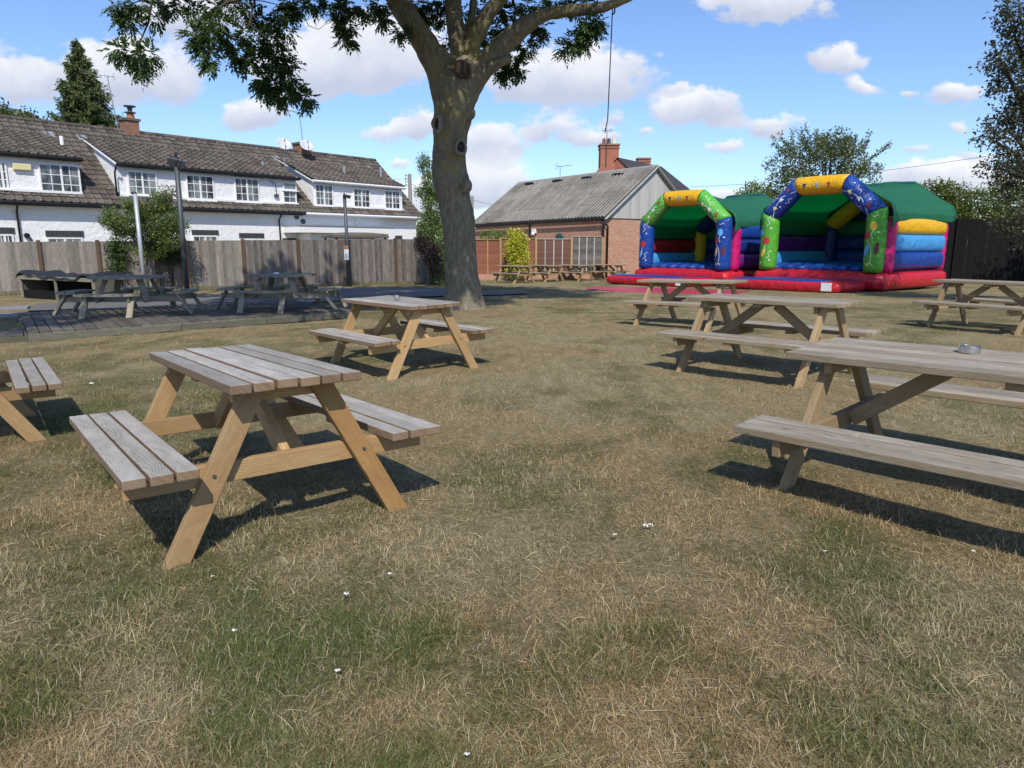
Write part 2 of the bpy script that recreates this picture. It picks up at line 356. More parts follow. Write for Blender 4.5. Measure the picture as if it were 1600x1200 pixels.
def bark():
    m, N, p = material('bark'); o = N.n('ShaderNodeTexCoord').outputs['Object']
    st = N.v('MULTIPLY', o, (1, 1, .35))[0]
    f = N.noise(st, 14, 8, .7); g = N.noise(o, 1.6, 5, .6)
    c = N.ramp(f, [(.3, (.115, .097, .068)), (.52, (.21, .182, .132)), (.72, (.31, .275, .21))])
    c = N.mix(N.n('ShaderNodeMapRange', i={0: N.m('ADD', g, N.m('MULTIPLY', N.m('SUBTRACT', N.n('ShaderNodeSeparateXYZ', i={0: o}).outputs[2], 3.0), .035)), 1: .50, 2: .68, 3: 0.0, 4: .65}).outputs[0], c, (.27, .23, .09))
    c = N.mix(N.n('ShaderNodeMapRange', i={0: N.noise(o, 5, 5, .7), 1: .56, 2: .68, 3: 0.0, 4: .55}).outputs[0], c, (.11, .10, .085))
    c = N.mix(N.n('ShaderNodeMapRange', i={0: N.noise(o, 11, 4, .7), 1: .64, 2: .70, 3: 0.0, 4: .5}).outputs[0], c, (.33, .33, .29))
    fi = N.n('ShaderNodeTexVoronoi', feature='DISTANCE_TO_EDGE', i={'Vector': N.v('ADD', N.v('MULTIPLY', o, (1, 1, .4))[0], N.v('MULTIPLY', N.n('ShaderNodeTexNoise', i={'Vector': o, 'Scale': 9.0}).outputs['Color'], (.12, .12, .12))[0])[0], 'Scale': 22.0}).outputs['Distance']
    h = N.m('ADD', N.m('MULTIPLY', f, .7), N.m('MINIMUM', N.m('MULTIPLY', fi, 2.0), .4))
    setp(N, p, col=c, rough=.95, spec=.15, normal=bump(N, h, .02, 1.0)); return m
M['bark'] = bark(); M['twig'] = plain('twig_bark', (.06, .05, .04), .9)
M['cut'] = plain('dark_cut_wood', (.06, .042, .034), .95, bmp=.02); M['scar'] = plain('grey_callus_bark', (.20, .18, .145), .9, bmp=.01)
def leafmat(name, trans=.35, rough=.45, spec=.4):
    m, N, p = material(name); a = N.n('ShaderNodeAttribute', attribute_name='rnd').outputs['Color']
    setp(N, p, col=a, rough=rough, spec=spec)
    t = N.n('ShaderNodeBsdfTranslucent', i={'Color': N.mix(.5, a, (.16, .26, .03), 'ADD')})
    mx = N.n('ShaderNodeMixShader', i={0: trans, 1: p.outputs[0], 2: t.outputs[0]})
    N.l(mx.outputs[0], N.nt.nodes['Material Output'].inputs[0]); return m
M['leaf'] = leafmat('leaf', .22); M['grass'] = leafmat('grass_blade', .12, .8, .15); M['needle'] = leafmat('needle', .1, .7, .2)
def inflat(name, col, rough=.32):
    m, N, p = material(name); o = N.n('ShaderNodeTexCoord').outputs['Object']
    n = N.noise(o, 2.0, 4)
    c = N.mix(n, tuple(x*.86 for x in col), tuple(min(1, x*1.1) for x in col))
    h = N.m('ADD', N.noise(o, 5, 3, .5), N.m('MULTIPLY', N.noise(N.v('MULTIPLY', o, (4, 4, .9))[0], 4, 4, .6), .6))
    setp(N, p, col=c, rough=rough, spec=.4, normal=bump(N, h, .05, .9)); return m
for k, c in dict(red=(.50, .016, .030), blue=(.010, .055, .29), navy=(.008, .028, .17), lblue=(.06, .30, .66), yellow=(.80, .44, .008), green=(.085, .36, .035), dgreen=(.012, .13, .05),
                 purple=(.12, .015, .17), magenta=(.52, .01, .15), dred=(.30, .01, .018), pink=(.48, .045, .09)).items(): M['i_'+k] = inflat('vinyl_'+k, c)
M['canopy'] = inflat('green_canopy_fabric', (.035, .215, .135), .75)
for k, c in dict(red=(.45, .03, .03), lblue=(.12, .42, .75), yellow=(.80, .55, .05), white=(.75, .78, .78), maroon=(.12, .015, .02), pyellow=(.7, .62, .25), navy=(.01, .02, .10), cream=(.72, .55, .3)).items():
    M['p_'+k] = plain('paint_'+k, c, .4, var=.05)
def translucent(m, col, f):
    nt = m.node_tree; N = NT(nt); p = nt.nodes['Principled BSDF']; t = N.n('ShaderNodeBsdfTranslucent', i={'Color': (*col, 1)}); x = N.n('ShaderNodeMixShader', i={0: f, 1: p.outputs[0], 2: t.outputs[0]}); N.l(x.outputs[0], nt.nodes['Material Output'].inputs[0])
translucent(M['canopy'], (.06, .60, .25), .5)
M['i_green2'] = inflat('vinyl_leaf_green', (.10, .42, .05))

# ------------------------------------------------------------ setting: ground, path, paving
def turf_tone(x, y):          # 0 straw .. 1 green
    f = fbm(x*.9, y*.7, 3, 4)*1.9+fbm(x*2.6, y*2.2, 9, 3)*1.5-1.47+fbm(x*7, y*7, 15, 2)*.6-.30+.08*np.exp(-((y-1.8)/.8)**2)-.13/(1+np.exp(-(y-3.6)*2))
    def g(cx, cy, r, a): return a*np.exp(-((x-cx)**2+(y-cy)**2)/r**2)
    for (px, py, r, a) in ((640, 1005, .17, .6), (600, 930, .22, .25), (60, 700, .9, .3), (1350, 880, .5, .25), (1200, 960, .3, .2), (130, 640, .5, .2), (1430, 1000, .3, .2), (330, 950, .2, .2)):
        q = G(px, py); f = f+g(q.x, q.y, r, a)
    for (px, py, r, a) in ((800, 505, 1.8, -.5), (1000, 760, .6, -.25), (1350, 650, 1.5, -.2), (100, 1180, .3, -.3), (560, 640, .8, -.22), (870, 640, 1.2, -.15), (1100, 650, 1.2, -.22), (1000, 1100, .35, -.15)):
        q = G(px, py); f = f+g(q.x, q.y, r, a)
    return np.clip(f, 0, 1)
def turf_col(t, dark=1.0):
    straw = np.array([.425, .345, .198]); mid = np.array([.198, .172, .082]); gr = np.array([.105, .150, .040]); t = t[..., None]
    c = np.where(t < .5, straw+(mid-straw)*t*2, mid+(gr-mid)*(t-.5)*2); return c*dark
def redden(x, y):
    f = np.clip(fbm(x*1.3, y*1.3, 80, 3)*2.6-.95, 0, 1)[..., None]; return 1+(np.array([.97, .85, .74])-1)*f
def make_ground():
    def axis(a, b, fine, lo, hi, grow=1.07):
        r = list(np.arange(lo, hi, fine)); s = fine
        while r[-1] < b: s = min(s*grow, 40); r.append(r[-1]+s)
        s = fine
        while r[0] > a: s = min(s*grow, 40); r.insert(0, r[0]-s)
        return np.array(r)
    X = axis(-700, 700, .10, -7, 7); Y = axis(-300, 900, .10, 1.0, 14)
    xx, yy = np.meshgrid(X, Y); zz = np.vectorize(gz)(yy)
    zz = zz+(fbm(xx*.9, yy*.9, 40, 3)-.5)*.05*np.exp(-np.maximum(yy-6, 0)/30)+(fbm(xx*5, yy*5, 44, 3)-.5)*.022
    V = np.stack([xx, yy, zz], -1).reshape(-1, 3); nx = len(X); i = np.arange(len(Y)-1)[:, None]*nx+np.arange(nx-1)[None]
    F = np.stack([i, i+1, i+1+nx, i+nx], -1).reshape(-1, 4)
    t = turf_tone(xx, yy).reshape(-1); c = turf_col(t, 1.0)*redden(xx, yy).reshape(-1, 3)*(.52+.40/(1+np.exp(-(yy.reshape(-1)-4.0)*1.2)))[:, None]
    cols = c[F]
    m, N, p = material('dry_turf'); a = N.n('ShaderNodeAttribute', attribute_name='rnd').outputs['Color']; o = N.n('ShaderNodeTexCoord').outputs['Object']
    f = N.noise(o, 28, 6, .75); g = N.noise(N.v('MULTIPLY', o, (1, .3, 1))[0], 7, 5, .7)
    cc = N.mix(N.n('ShaderNodeMapRange', i={0: f, 1: .35, 2: .7, 3: 0.0, 4: 1.0}).outputs[0], N.mix(.5, a, (.02, .018, .01)), N.mix(.35, a, (.5, .42, .28)))
    cc = N.mix(N.n('ShaderNodeMapRange', i={0: g, 1: .35, 2: .65, 3: .45, 4: 0.0}).outputs[0], cc, (.07, .075, .025))
    setp(N, p, col=cc, rough=1, spec=.05, normal=bump(N, f, .03, .8))
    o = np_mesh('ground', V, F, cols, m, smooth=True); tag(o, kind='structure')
make_ground()
def strip(name, poly, mat, h=.012, kind='structure'):
    mb = MB(); mb.face([(x, y, gz(y)+h) for x, y in poly], [(x, y) for x, y in poly]); o = mb.build(name, mat); tag(o, kind=kind); return o
m, N, p = material('tarmac'); o = N.n('ShaderNodeTexCoord').outputs['Object']
setp(N, p, col=N.mix(N.noise(o, 3, 6, .7), (.095, .09, .083), (.175, .167, .155)), rough=.95, normal=bump(N, N.noise(o, 60, 3), .01)); M['tarmac'] = m
pth = [G(*q) for q in ((40, 488), (330, 479), (548, 472), (600, 468), (690, 464), (790, 462), (830, 459), (700, 453), (600, 450), (540, 452), (300, 464), (150, 472), (60, 476))]
# path polygon follows the slope, so split it into quads along its length
def path_mesh():
    lo = pth[:7]; hi = [pth[12], pth[11], pth[10], pth[9], pth[8], pth[7], pth[6]]
    mb = MB()
    for k in range(6):
        a, b, c, d = lo[k], lo[k+1], hi[k+1], hi[k]
        for i in range(6):
            for j in range(6):
                f = lambda s, t: (a.lerp(b, s)).lerp(d.lerp(c, s), t)
                q = [f(i/6, j/6), f((i+1)/6, j/6), f((i+1)/6, (j+1)/6), f(i/6, (j+1)/6)]
                q = [(v.x, v.y, gz(v.y)+.035) for v in q]; mb.face(q, [(v[0], v[1]) for v in q])
    tag(mb.build('path', M['tarmac']), kind='structure')
path_mesh()

# ------------------------------------------------------------ grass
DK = Vector((-6.85, 9.9, 0)); DE1 = Vector((.746, .666, 0)); DE2 = Vector((-.585, .811, 0)); DL = 5.2; DD = 3.75
def in_deck(x, y):
    det = DE1.x*DE2.y-DE1.y*DE2.x; rx = x-DK.x; ry = y-DK.y
    s = (rx*DE2.y-ry*DE2.x)/det; t = (DE1.x*ry-DE1.y*rx)/det
    return (s > -1.1) & (s < DL+.02) & (t > 0) & (t < DD)
def poly_in(x, y, P):
    r = np.zeros(x.shape, bool); n = len(P)
    for i in range(n):
        x0, y0, x1, y1 = P[i].x, P[i].y, P[(i+1) % n].x, P[(i+1) % n].y
        c = ((y0 > y) != (y1 > y)) & (x < (x1-x0)*(y-y0)/(y1-y0+1e-12)+x0); r ^= c
    return r
def make_grass(name, n, y0, y1, lmin, lmax, w, flat, bend, power=1.0, strawbias=0.0, lift=.0, label=None, tuft=False):
    # sampled so that density per picture area stays even
    u = RS.rand(n*(2 if not tuft else 7)); Y = (y0**(-power)+u*(y1**(-power)-y0**(-power)))**(-1/power)
    X = (RS.rand(len(Y))*2-1)*(Y*.80+.9)
    cl = fbm(X*3.0, Y*3.0, 21, 3); keep = (RS.rand(len(Y)) < (.35+1.3*(cl-.2) if not tuft else np.clip((cl-.50)*8, 0, 1)*.8)) & ~in_deck(X, Y) & ~poly_in(X, Y, pth)
    X = X[keep][:n]; Y = Y[keep][:n]; n = len(X)
    t = np.clip(turf_tone(X, Y)+RS.randn(n)*.24-strawbias, 0, 1)
    Z = -0.016*np.clip(Y-12, 0, 22)+(fbm(X*.9, Y*.9, 40, 3)-.5)*.05*np.exp(-np.maximum(Y-6, 0)/30)+(fbm(X*5, Y*5, 44, 3)-.5)*.022-.003
    L = lmin+(lmax-lmin)*RS.rand(n)**1.6; L *= (1+.6*t) if strawbias == 0 else 1
    az = RS.rand(n)*2*PI+fbm(X*1.5, Y*1.5, 60, 2)*3; el = np.clip(flat+RS.randn(n)*.35+.35*(t > .55), .03, 1.5)
    d = np.stack([np.cos(az)*np.cos(el), np.sin(az)*np.cos(el), np.sin(el)], -1)
    az2 = az+RS.randn(n)*.5; el2 = el-bend*(.5+RS.rand(n))
    d2 = np.stack([np.cos(az2)*np.cos(el2), np.sin(az2)*np.cos(el2), np.sin(el2)], -1)
    side = np.stack([-np.sin(az), np.cos(az), RS.randn(n)*.3], -1); W = w*(.6+.8*RS.rand(n))*(1+Y*.09)/1.3
    P0 = np.stack([X, Y, Z+lift*RS.rand(n)], -1); P1 = P0+d*L[:, None]*.5; P2 = P1+d2*L[:, None]*.5
    P2[:, 2] = np.maximum(P2[:, 2], Z+.004)
    s = side*W[:, None]*.5
    V = np.stack([P0-s, P0+s, P1+s*.85, P1-s*.85, P2+s*.12, P2-s*.12], 1).reshape(-1, 3)
    b = np.arange(n)[:, None]*6; F = np.concatenate([b+np.array([[0, 1, 2, 3]]), b+np.array([[3, 2, 4, 5]])], 1).reshape(-1, 4)
    c = turf_col(t)*redden(X, Y); c *= (.50+.95*RS.rand(n)**1.2)[:, None]
    pale = RS.rand(n) < .10+.25*strawbias; c[pale] = np.array([.50, .42, .28])*(.75+.45*RS.rand(pale.sum()))[:, None]
    br = RS.rand(n) < .10; c[br] = c[br]*np.array([.75, .58, .5])
    o = np_mesh(name, V, F, np.repeat(c, 2, 0), M['grass']); tag(o, label, 'grass', kind='stuff')
make_grass('grass', 1250000, 1.1, 36, .012, .040, .00155, .34, .28, .72, label='short patchy green and straw coloured turf blades across the lawn')
make_grass('grass', 75000, 1.1, 12, .03, .10, .0017, .10, .14, .9, .45, .008, label='long dry pale cut straws lying over the lawn')
make_grass('grass', 30000, 2.2, 26, .03, .07, .0019, .95, .35, .5, .35, label='pale upright dry grass tufts standing in the lawn', tuft=True)

# ------------------------------------------------------------ foliage helpers
def leaves(P, D, Nn, L, W, C, name, parent, mat=None):
    # kite shaped leaves: base P, direction D, normal Nn
    D = D/np.linalg.norm(D, axis=1)[:, None]; Sd = np.cross(D, Nn); Sd /= np.linalg.norm(Sd, axis=1)[:, None]+1e-9; up = np.cross(Sd, D)
    L = L[:, None]; W = W[:, None]
    V = np.stack([P, P+D*L*.42+Sd*W*.5+up*W*.12, P+D*L-up*L*.08, P+D*L*.42-Sd*W*.5+up*W*.12], 1).reshape(-1, 3)
    F = np.arange(len(P)*4).reshape(-1, 4)
    return np_mesh(name, V, F, C, mat or M['leaf'], parent)
def rdir(n):
    v = RS.randn(n, 3); return v/np.linalg.norm(v, axis=1)[:, None]
def blob_points(lumps, n, shell=.55, gap=0, zmin=None):
    # lumps: (cx,cy,cz,rx,ry,rz); points biased to each lump's outer shell
    l = np.array(lumps, float); vol = (l[:, 3]*l[:, 4]*l[:, 5])**(2/3); k = RS.choice(len(l), n, p=vol/vol.sum())
    d = rdir(n); r = shell+(1.05-shell)*RS.rand(n)**.6
    P = l[k, :3]+d*r[:, None]*l[k, 3:]
    if gap:
        g = fbm(P[:, 0]*gap+P[:, 2]*.7*gap, P[:, 2]*gap+P[:, 1]*.8*gap, 5, 2); P_ = g > .40; P = P[P_]; d = d[P_]
    if zmin is not None: q = P[:, 2] > zmin; P = P[q]; d = d[q]
    return P, d
def bush(name, lumps, n, size, ca, cb, parent, sprays=6, gap=0, droop=.0, asp=.5, zmin=None, mat=None):
    # every sample is a small spray of leaves
    P, d = blob_points(lumps, n, gap=gap, zmin=zmin); m = len(P)
    base = np.repeat(P, sprays, 0)+RS.randn(m*sprays, 3)*size*.9
    D = np.repeat(d, sprays, 0)*.7+rdir(m*sprays)*.9; D[:, 2] -= droop
    Nn = rdir(m*sprays)+np.array([0, 0, .8])
    t = np.repeat(RS.rand(m), sprays)*.6+RS.rand(m*sprays)*.4
    C = np.array(ca)+(np.array(cb)-np.array(ca))*t[:, None]
    L = size*(.7+.6*RS.rand(m*sprays))
    return leaves(base, D, Nn, L, L*asp, C, name, parent, mat)
def twigs(name, root, tips, r0, parent, mat=None, n=6):
    mb = MB(); root = Vector(root)
    for t in tips:
        t = Vector(t); mid = root.lerp(t, .5)+Vector((random.uniform(-.1, .1), random.uniform(-.1, .1), .05))*(t-root).length
        mb.tube([root, root.lerp(mid, .6), mid, mid.lerp(t, .55), t], [r0, r0*.8, r0*.55, r0*.35, r0*.12], n)
    return mb.build(name, mat or M['twig'], parent, smooth=True)

# ------------------------------------------------------------ the big ash tree
TY = 15.3
def ash_tree():
    b = G(725, 483); TYY = b.y
    root = empty('ash_tree', (b.x, b.y, gz(b.y)), 0, 'big forked tree with smooth grey and yellow bark standing in the middle of the lawn', 'tree')
    inv = Matrix.Translation(-root.location)
    def pt(px, py, dy=0): return A(px, py, TYY+dy)-root.location
    def rad(w, dy=0): return w/2*(TYY+dy)/FPX
    mb = MB()
    def limb(L, n=20):
        P = []; R = []
        L = [l if len(l) == 4 else (*l, 0) for l in L]
        for i in range(len(L)-1):
            for k in range(6):
                t = k/6; g = lambda j: L[max(0, min(len(L)-1, j))]
                p0, p1, p2, p3 = g(i-1), g(i), g(i+1), g(i+2)
                q = [.5*((2*p1[c])+(-p0[c]+p2[c])*t+(2*p0[c]-5*p1[c]+4*p2[c]-p3[c])*t*t+(-p0[c]+3*p1[c]-3*p2[c]+p3[c])*t**3) for c in range(4)]
                P.append(pt(q[0], q[1], q[3])); R.append(rad(q[2], q[3]))
        q = L[-1]; P.append(pt(q[0], q[1], q[3])); R.append(rad(q[2], q[3]))
        mb.tube(P, R, n)
    limb([(727, 492, 76), (725, 478, 66), (723, 462, 56), (721, 442, 52), (719, 385, 49), (716, 347, 51), (709, 308, 50), (705, 285, 56), (702, 262, 52), (703, 225, 50), (704, 200, 54), (709, 172, 59), (710, 145, 64), (711, 130, 62, .05), (713, 114, 48, .15), (715, 100, 30, .25)])
    limb([(702, 165, 44), (694, 135, 44), (686, 112, 37), (668, 75, 37), (651, 48, 34), (636, 24, 34), (622, 0, 34), (606, -35, 30, -.6), (575, -90, 24, -1.6), (520, -150, 17, -3), (430, -190, 11, -4.5)])
    limb([(714, 160, 42), (722, 125, 40, .15), (724, 100, 38, .2), (716, 70, 27, .2), (711, 40, 25, .3), (708, 0, 24, .4), (706, -60, 20, .7), (700, -140, 13, 1)])
    limb([(726, 110, 26, .3), (733, 70, 22, .3), (736, 35, 13, .35), (740, 0, 11, .4), (748, -60, 9, .5), (752, -120, 6, .6)])
    limb([(726, 112, 28, .2), (737, 75, 25, .1), (748, 48, 24, 0), (762, 22, 22, -.1), (782, -2, 18, -.3), (810, -45, 15, -.8), (850, -100, 10, -1.4)])
    limb([(718, 165, 40), (733, 135, 40), (752, 108, 34), (773, 84, 33), (800, 58, 29, -.1), (826, 36, 24, -.2), (855, 22, 18, -.3), (890, 17, 17, -.5), (930, 13, 16, -.7), (965, 4, 12, -.9), (1010, -16, 9, -1.1), (1080, -50, 6, -1.4)])
    limb([(755, 112, 24, -.1), (772, 102, 17, -.2), (788, 95, 14, -.25), (799, 93, 12, -.25)])
    limb([(700, 96, 22), (691, 82, 14, -.05), (689, 74, 12, -.1)], 12)          # pruned stub in the crotch
    for (px, py, w, dy, e) in ((685, 194, 22, -.32, 1.2), (719, 230, 22, -.36, 1), (733, 177, 20, -.18, 1), (728, 290, 20, -.30, 1.2), (725, 105, 30, -.25, 1.1)):
        c = pt(px, py, dy); mb.pillow(c, (rad(w), rad(w)*.8, rad(w)*e), 1, 1, 16, 10)
    for a in range(7):                          # root flare
        an = a/7*2*PI+.4; d = Vector((math.cos(an), math.sin(an), 0))
        mb.tube([Vector((0, 0, .75))+d*.18, Vector((0, 0, .35))+d*.27, Vector((0, 0, .08))+d*.38, Vector((0, 0, -.12))+d*.58], [.16, .16, .12, .06], 10)
    o = mb.build('trunk', M['bark'], root)
    r = o.modifiers.new('merge', 'REMESH'); r.mode = 'VOXEL'; r.voxel_size = .03; r.use_smooth_shade = True
    s = o.modifiers.new('soft', 'SMOOTH'); s.factor = .5; s.iterations = 7
    tx = bpy.data.textures.new('bark_lumps', 'CLOUDS'); tx.noise_scale = .22; tx.noise_depth = 3
    dm = o.modifiers.new('lumps', 'DISPLACE'); dm.texture = tx; dm.strength = .05; dm.mid_level = .5
    # healed branch scars: a grey callus ring round a dark hollow
    for (px, py, w, h, dy, ang) in ((684, 194, 14, 25, -.50, -35), (720, 230, 16, 23, -.52, 12)):
        k = MB(); R = Matrix.Rotation(math.radians(ang), 3, 'Z'); rr = rad(w)*.86; V = []; F = []
        n, mm = 28, 8
        for i in range(n):
            a = 2*PI*i/n; wob = 1+.07*math.sin(3*a+px)
            for j in range(mm):
                bb = 2*PI*j/mm; q = rr*wob*(1+.30*math.cos(bb))
                V.append(Vector((math.cos(a)*q, -.05*math.sin(bb)*1.2-.01, math.sin(a)*q*h/w)))
        for i in range(n):
            for j in range(mm): F.append((i*mm+j, ((i+1) % n)*mm+j, ((i+1) % n)*mm+(j+1) % mm, i*mm+(j+1) % mm))
        c = pt(px, py, dy)
        k.faces([R @ v+c for v in V], F)
        s = k.build('branch_scar', M['scar'], root, smooth=True)
        d = MB(); d.pillow(c+R @ Vector((0, .03, 0)), (rr*.72, .03, rr*.72*h/w), 1, 1, 16, 10, R=R); d.build('hollow', M['cut'], s, smooth=True)
    d = MB(); c = pt(722, 106, -.55)
    d.tube([c+Vector((0, .35, -.05)), c+Vector((0, .02, .02)), c], [rad(24), rad(22), rad(19)], 14); d.build('pruned_stub', M['cut'], root, smooth=True)
    # ---- crown of pinnate leaves, hung in clumps
    clumps = []      # px, py, r(px), depth offset
    vis = [(209, 84, 27, -2.2), (185, 78, 20, -2.2), (232, 84, 22, -2.4), (222, 104, 12, -2.3), (197, 30, 24, -2), (215, 5, 22, -2), (185, 12, 16, -2), (243, 25, 17, -2.2), (262, 5, 18, -2), (290, 8, 24, -2),
           (318, 74, 24, -2.6), (305, 55, 16, -2.6), (312, 30, 22, -2.4), (330, 95, 16, -2.6), (330, 60, 20, -2.6), (352, 62, 20, -2.5), (345, 35, 18, -2.4), (372, 84, 18, -2.5), (330, 10, 24, -2), (370, 8, 20, -2),
           (388, 92, 20, -2.6), (400, 70, 20, -2.5), (384, 55, 14, -2.4), (390, 18, 20, -2), (410, 30, 15, -2), (437, 84, 24, -2.6), (425, 62, 18, -2.5), (420, 95, 20, -2.5), (452, 103, 20, -2.6), (448, 125, 18, -2.6),
           (423, 132, 20, -2.6), (408, 122, 16, -2.6), (440, 146, 17, -2.6), (478, 152, 17, -2.7), (462, 138, 13, -2.7), (415, 140, 12, -2.6), (446, 48, 18, -2.2), (440, 22, 18, -2), (462, 12, 18, -2), (450, 5, 20, -2),
           (543, 60, 16, -1.5), (538, 42, 13, -1.5), (532, 20, 15, -1.4), (548, 8, 15, -1.2), (572, 12, 14, -1), (596, 8, 15, -.8), (515, 3, 14, -1.2), (490, 4, 18, -1.4), (600, 30, 8, -.6), (628, 50, 5, -.4),
           (655, 8, 14, .8), (680, 16, 15, .9), (697, 66, 12, .8), (668, 22, 10, .8), (692, 30, 12, .9), (690, 6, 16, .9), (652, 28, 7, .6), (723, 20, 16, 1.2), (726, 45, 12, 1.2), (752, 12, 16, 1),
           (762, 60, 19, .9), (778, 42, 20, .9), (755, 80, 15, .9), (790, 22, 20, .9), (800, 52, 18, .8), (765, 90, 10, .8), (806, 84, 18, .7), (798, 102, 15, .7), (812, 108, 13, .6), (822, 76, 14, .7), (790, 112, 10, .6), (780, 108, 10, .6),
           (828, 30, 14, .6), (845, 42, 13, .5), (838, 60, 10, .5), (820, 8, 18, .7), (845, 6, 14, .6), (868, 4, 14, .5), (888, 8, 10, .4), (905, 5, 11, .3),
           (884, 74, 12, -.6), (896, 64, 14, -.6), (908, 68, 10, -.6), (925, 46, 13, -.7), (918, 34, 12, -.7), (932, 36, 9, -.7), (912, 50, 10, -.6), (925, 8, 8, .2), (780, 8, 14, .8)]
    for (x, y, r, dy) in vis: clumps.append((pt(x, y, dy), rad(r, dy)))
    rs = random.Random(5); tries = 0
    def unseen(w, m): return w.z-m > CAM_H+(w.y)*.335+.25
    hid = []
    while len(hid) < 150 and tries < 9000:
        tries += 1
        d = Vector((rs.gauss(0, 1), rs.gauss(0, 1), rs.gauss(0, 1))).normalized()*rs.uniform(.35, 1)
        w = Vector((-1.9+d.x*6.8, 13.8+d.y*5.2, 9.6+d.z*3.6))
        if unseen(w, .8): hid.append((w, rs.uniform(.5, .85)))
    tries = 0; lobe = []
    while len(lobe) < 60 and tries < 4000:       # the low bough that shades the deck
        tries += 1; t = rs.random(); w = Vector((-8.6+5.6*t+rs.uniform(-.5, .5), 5.2+3.6*t+rs.uniform(-.4, 3.0), rs.uniform(5.4, 7.4)))
        if unseen(w, .6): lobe.append((w, rs.uniform(.45, .7)))
    tries = 0; lb2 = []
    while len(lb2) < 30 and tries < 9000:       # front of the crown, which shades the trunk
        tries += 1; k = rs.uniform(16.2, 18.4); z = rs.uniform(6.0, 8.6); w = Vector((rs.uniform(-2.9, .6), k-.93*z, z))
        if unseen(w, .5): lb2.append((w, rs.uniform(.35, .6)))
    hid += lobe+lb2
    for w, r in hid: clumps.append((w-root.location, r))
    P, D, Nn, L, W, C = [], [], [], [], [], []
    twg = MB()
    for ci, (c, r) in enumerate(clumps):
        seen = ci < len(vis); nl = int(110*max(.45, (r/.30))**1.6) if seen else int(42*(r/.6)**2)
        sc = 1.0 if seen else 1.9
        cc = np.array(c)
        d = rdir(nl); d[:, 2] = d[:, 2]*.9; st = cc+d*(RS.rand(nl)**.5*r*.72)[:, None]
        dd = d*.8+rdir(nl)*.45; dd[:, 2] -= .25; dd /= np.linalg.norm(dd, axis=1)[:, None]
        ln = (.15+.09*RS.rand(nl))*sc*(1 if seen else 1)
        sd = np.cross(dd, rdir(nl)*.5+np.array([0, 0, 1])); sd /= np.linalg.norm(sd, axis=1)[:, None]+1e-9; nn = np.cross(sd, dd)
        tone = RS.rand(nl)
        for k, (f, s) in enumerate(((.25, 1), (.25, -1), (.45, 1), (.45, -1), (.65, 1), (.65, -1), (.84, 1), (.84, -1), (1., 0))):
            p = st+dd*(ln*f)[:, None]-np.array([0, 0, 1])*(ln*f*f*.25)[:, None]
            q = dd*(.75 if s else 1)+sd*s*.8+np.array([0, 0, -.15])
            P.append(p); D.append(q+RS.randn(nl, 3)*.12); Nn.append(nn+RS.randn(nl, 3)*.25)
            l = (.078+.034*RS.rand(nl))*sc; L.append(l); W.append(l*.42)
            t = tone*.7+RS.rand(nl)*.3; C.append(np.array([.026, .052, .016])+t[:, None]*np.array([.045, .075, .018]))
        if seen and ci % 2 == 0 or (seen and c.z > 6):
            pass
    # boughs and twigs that carry the seen clumps
    def br(pts, r0, r1):
        Q = [pt(*q) for q in pts]; twg = MB(); twg.tube(Q, [r0+(r1-r0)*i/(len(Q)-1) for i in range(len(Q))], 6); twg.build('branch', M['twig'], root, smooth=True)
    br([(560, -110, -2), (480, -40, -2), (400, -8, -2.2), (352, 5, -2.3), (338, 18, -2.4), (325, 45, -2.5), (318, 74, -2.6)], .045, .008)
    br([(480, -40, -2), (390, -45, -2), (300, -40, -2), (240, -22, -2.1), (236, 10, -2.2), (232, 35, -2.2), (222, 58, -2.2), (212, 80, -2.2)], .04, .007)
    br([(400, -8, -2.2), (395, 12, -2.4), (390, 38, -2.5), (403, 48, -2.5), (418, 62, -2.6), (437, 84, -2.6), (450, 118, -2.6), (478, 150, -2.7)], .022, .006)
    br([(390, 38, -2.5), (378, 48, -2.5), (372, 78, -2.5)], .012, .004); br([(352, 5, -2.3), (372, -2, -2.2), (412, 2, -2), (445, 10, -2), (448, 45, -2.2)], .014, .004)
    br([(368, 35, -2.4), (372, 24, -2.3), (390, 12, -2.2)], .01, .004); br([(437, 84, -2.6), (425, 110, -2.6), (422, 130, -2.6)], .01, .004)
    br([(475, -10, -1.6), (472, 18, -1.8), (482, 40, -1.8), (498, 46, -1.8), (510, 36, -1.8), (512, 20, -1.8)], .009, .003)
    br([(560, -50, -1.6), (545, -10, -1.5), (536, 20, -1.5), (542, 58, -1.5)], .02, .004); br([(236, -5, -2.1), (200, 8, -2), (190, 30, -2)], .012, .004)
    br([(800, -30, .6), (800, -4, .6), (806, 16, .5), (804, 26, .4), (808, 38, .3)], .035, .022); br([(806, 18, .5), (818, 16, .5), (838, 20, .5)], .012, .004)
    br([(895, 18, -.5), (899, 30, -.6), (898, 52, -.6), (892, 66, -.6)], .01, .004); br([(930, 14, -.7), (928, 30, -.7), (925, 44, -.7)], .01, .004)
    br([(715, 20, .6), (700, 10, .8), (680, 14, .9)], .01, .004); br([(744, 66, .4), (758, 58, .7), (775, 40, .8), (790, 20, .9)], .02, .006)
    br([(775, 84, .2), (795, 84, .6), (806, 95, .6)], .015, .005); br([(690, -20, .6), (660, -4, .7), (655, 8, .8)], .012, .004)
    br([(700, 40, .5), (698, 55, .7), (697, 70, .8)], .01, .004)
    for w, r in lobe[::4]:
        twg = MB(); twg.tube([pt(430, -190, -4.5), (pt(430, -190, -4.5)+w-root.location)/2+Vector((0, 0, .5)), w-root.location], [.06, .035, .01], 5); twg.build('branch', M['twig'], root, smooth=True)
    leaves(np.concatenate(P), np.concatenate(D), np.concatenate(Nn), np.concatenate(L), np.concatenate(W), np.concatenate(C), 'crown', root)
